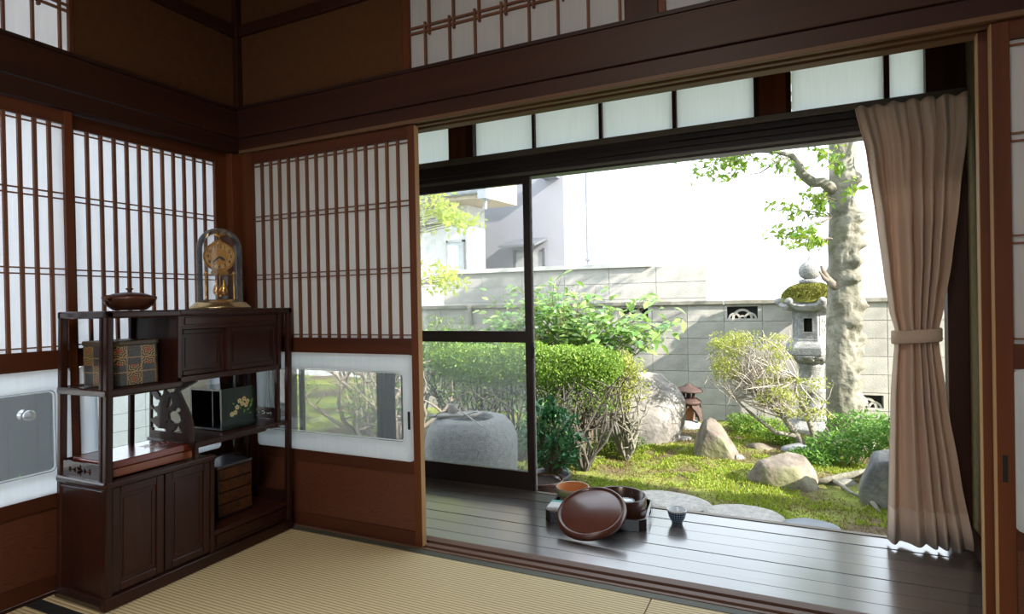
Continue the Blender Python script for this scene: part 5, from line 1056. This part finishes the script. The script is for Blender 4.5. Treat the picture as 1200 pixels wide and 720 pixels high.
# potted plants just outside the veranda
pg = mat('brown_glazed_pot', (.12, .045, .03), (.08, .03, .022), .25, 6, coat=.6); soil = mat('potting_soil', (.05, .035, .025), None, .95, 60, bump=.6)
st = single('plant_bench', MB().box(.78, 1.25, 1.02, 1.40, -.19, -.16).box(.80, .84, 1.04, 1.38, -.42, -.1901).box(1.19, 1.23, 1.04, 1.38, -.42, -.1901), mat('grey_plank', (.30, .27, .24), (.22, .2, .18), .8, 10), 'low grey plank stand carrying the potted plants outside the glass door', 'stand', (1.0, 1.2, -.42))
def pot(name, label, c, r, h, mt=pg):
    t = thing(name, label, 'plant pot', c); part('pot', MB().lathe([(0, 0), (r * .72, 0), (r * .86, h * .5), (r * .95, h * .8), (r * 1.03, h * .84), (r * 1.05, h * .98), (r * .99, h), (r * .90, h * .95), (r * .86, h * .6)], c, 36, cap=False), mt, t, smooth=True); part('soil', MB().lathe([(r * .89, h * .86), (0, h * .88)], c, 24, cap=False), soil, t); return t
p1 = pot('potted_plant', 'large brown glazed pot just outside the glass door stile', (1.055, 1.20, -.159), .125, .125)
p2 = pot('potted_jade', 'jade plant with round glossy leaves in a dark pot by the glass door stile', (1.03, 1.42, -.30), .12, .24, mat('dark_pot', (.05, .045, .05), None, .4))
mb = MB(); br = [(1.03 + R.uniform(-.12, .19), 1.42 + R.uniform(-.12, .12), R.uniform(.02, .36)) for _ in range(24)]; branches(mb, (1.03, 1.42, -.09), br, .012, .004, .2, 5, 6); part('stem', mb, mat('jade_stem', (.16, .15, .09), None, .8), p2)
jl = leaf_mat('jade_leaf', (.03, .15, .05), (.12, .32, .12), .12, .22); foliage('foliage', np.concatenate([ellipsoid(26, t, (.05, .05, .045)) for t in br]), .048, jl, p2, up=.5, aspect=.62, fold=.5)

# ------------------------------------------------------------------ neighbouring houses
hs = thing('neighbour_house', 'tall grey-lilac rendered house behind the block wall with a small canopy', 'house', (-3, 10, -.5))
ren = mat('grey_lilac_render', (.31, .31, .345), (.285, .285, .32), .9, 1.2, bump=.1, bscale=80)
part('wall', MB().box(-9, -1.66, 9, 10.3, -.5, 7.5), ren, hs)
part('downpipe', MB().tube([(-1.60, 10.3, -.5), (-1.60, 10.3, 7.4)], .04, 10), mat('grey_pipe', (.3, .32, .36), None, .5), hs)
for z in (1.9, 4): part('pipe_clamp', MB().box(-1.66, -1.55, 10.25, 10.36, z, z + .05), mat('grey_pipe', (.3, .32, .36)), hs)
cn = part('canopy', MB().add([(-2.80, 8.35, 2.10), (-2.02, 8.35, 2.10), (-2.02, 9.0, 2.26), (-2.80, 9.0, 2.26), (-2.80, 8.35, 2.14), (-2.02, 8.35, 2.14), (-2.02, 9.0, 2.32), (-2.80, 9.0, 2.32)], [(0, 3, 2, 1), (4, 5, 6, 7), (0, 1, 5, 4), (1, 2, 6, 5), (2, 3, 7, 6), (3, 0, 4, 7)]), mat('dark_slate', (.12, .13, .15), None, .7), hs)
d_ = part('door_panel', MB().box(-2.70, -2.12, 8.97, 9.0, .2, 2.04), mat('pale_door', (.42, .43, .44), None, .6), hs); part('door_frame', MB().box(-2.12, -2.06, 8.95, 9, .2, 2.1).box(-2.76, -2.70, 8.95, 9, .2, 2.1), mat('dark_slate', (.12, .13, .15)), d_)
hd_ = part('window_hood', MB().box(-2.05, -1.74, 8.72, 9.0, 3.46, 3.56).box(-2.05, -1.74, 8.72, 8.75, 3.56, 4.3), mat('blue_grey_hood', (.28, .30, .38), None, .6), hs)
for k in range(6): part('louver', MB().box(-2.02, -1.77, 8.70, 8.72, 3.6 + k * .11, 3.66 + k * .11), mat('blue_grey_hood', (.28, .30, .38)), hd_)
h2 = thing('white_house', 'white rendered low house at the far left with beige eave and gutter', 'house', (-5, 7.8, -.5))
part('wall', MB().box(-8, -3.0, 7.5, 8.2, -.5, 3.0), mat('white_render', (.82, .82, .80), None, .9), h2)
part('eave', MB().add([(-8, 6.7, 2.80), (-2.30, 6.9, 2.82), (-2.30, 8.2, 2.86), (-8, 8.2, 2.86), (-8, 6.7, 3.0), (-2.30, 6.9, 2.95), (-2.30, 8.2, 3.3), (-8, 8.2, 3.3)], [(0, 3, 2, 1), (4, 5, 6, 7), (0, 1, 5, 4), (1, 2, 6, 5), (2, 3, 7, 6), (3, 0, 4, 7)]), mat('beige_soffit', (.55, .46, .33), None, .8), h2)
gt = part('gutter', MB().box(-2.36, -2.20, 6.75, 7.0, 2.78, 3.02).tube([(-8, 6.75, 2.95), (-2.3, 6.85, 2.93)], .05, 8), mat('grey_gutter', (.36, .40, .46), None, .5), h2)
part('downpipe', MB().tube([(-2.28, 6.88, 2.80), (-2.32, 6.95, 2.66), (-2.95, 7.45, 2.42), (-2.95, 7.46, -.5)], .035, 8), mat('pale_pipe', (.55, .56, .58), None, .5), h2)
w_ = part('window', MB().box(-3.42, -3.38, 7.44, 7.5, 1.5, 2.2).box(-3.08, -3.04, 7.44, 7.5, 1.5, 2.2).box(-3.42, -3.04, 7.44, 7.5, 2.16, 2.2).box(-3.42, -3.04, 7.44, 7.5, 1.5, 1.54), mat('grey_frame', (.42, .43, .45), None, .5), h2); part('pane', MB().box(-3.38, -3.08, 7.46, 7.48, 1.54, 2.16), mat('striped_blind', (.62, .68, .72), None, .3), w_)
h3 = thing('siding_house', 'very pale house with horizontal siding behind the garden tree', 'house', (5, 11.5, -.5))
part('wall', MB().box(3.62, 9, 11.02, 14, -.5, 2.5), mat('siding_back', (.8, .82, .85), None, .9), h3)
sm_ = MB().box(0, 5.4, 0, .02, 0, .125).mesh('siding_board', mat('pale_siding', (.84, .86, .88), None, .8))
for k in range(22): link('siding_board', sm_, h3, (3.61 - 5, 11.0 - 11.5 - .0 , .5 - .5 + .12 + k * .135))
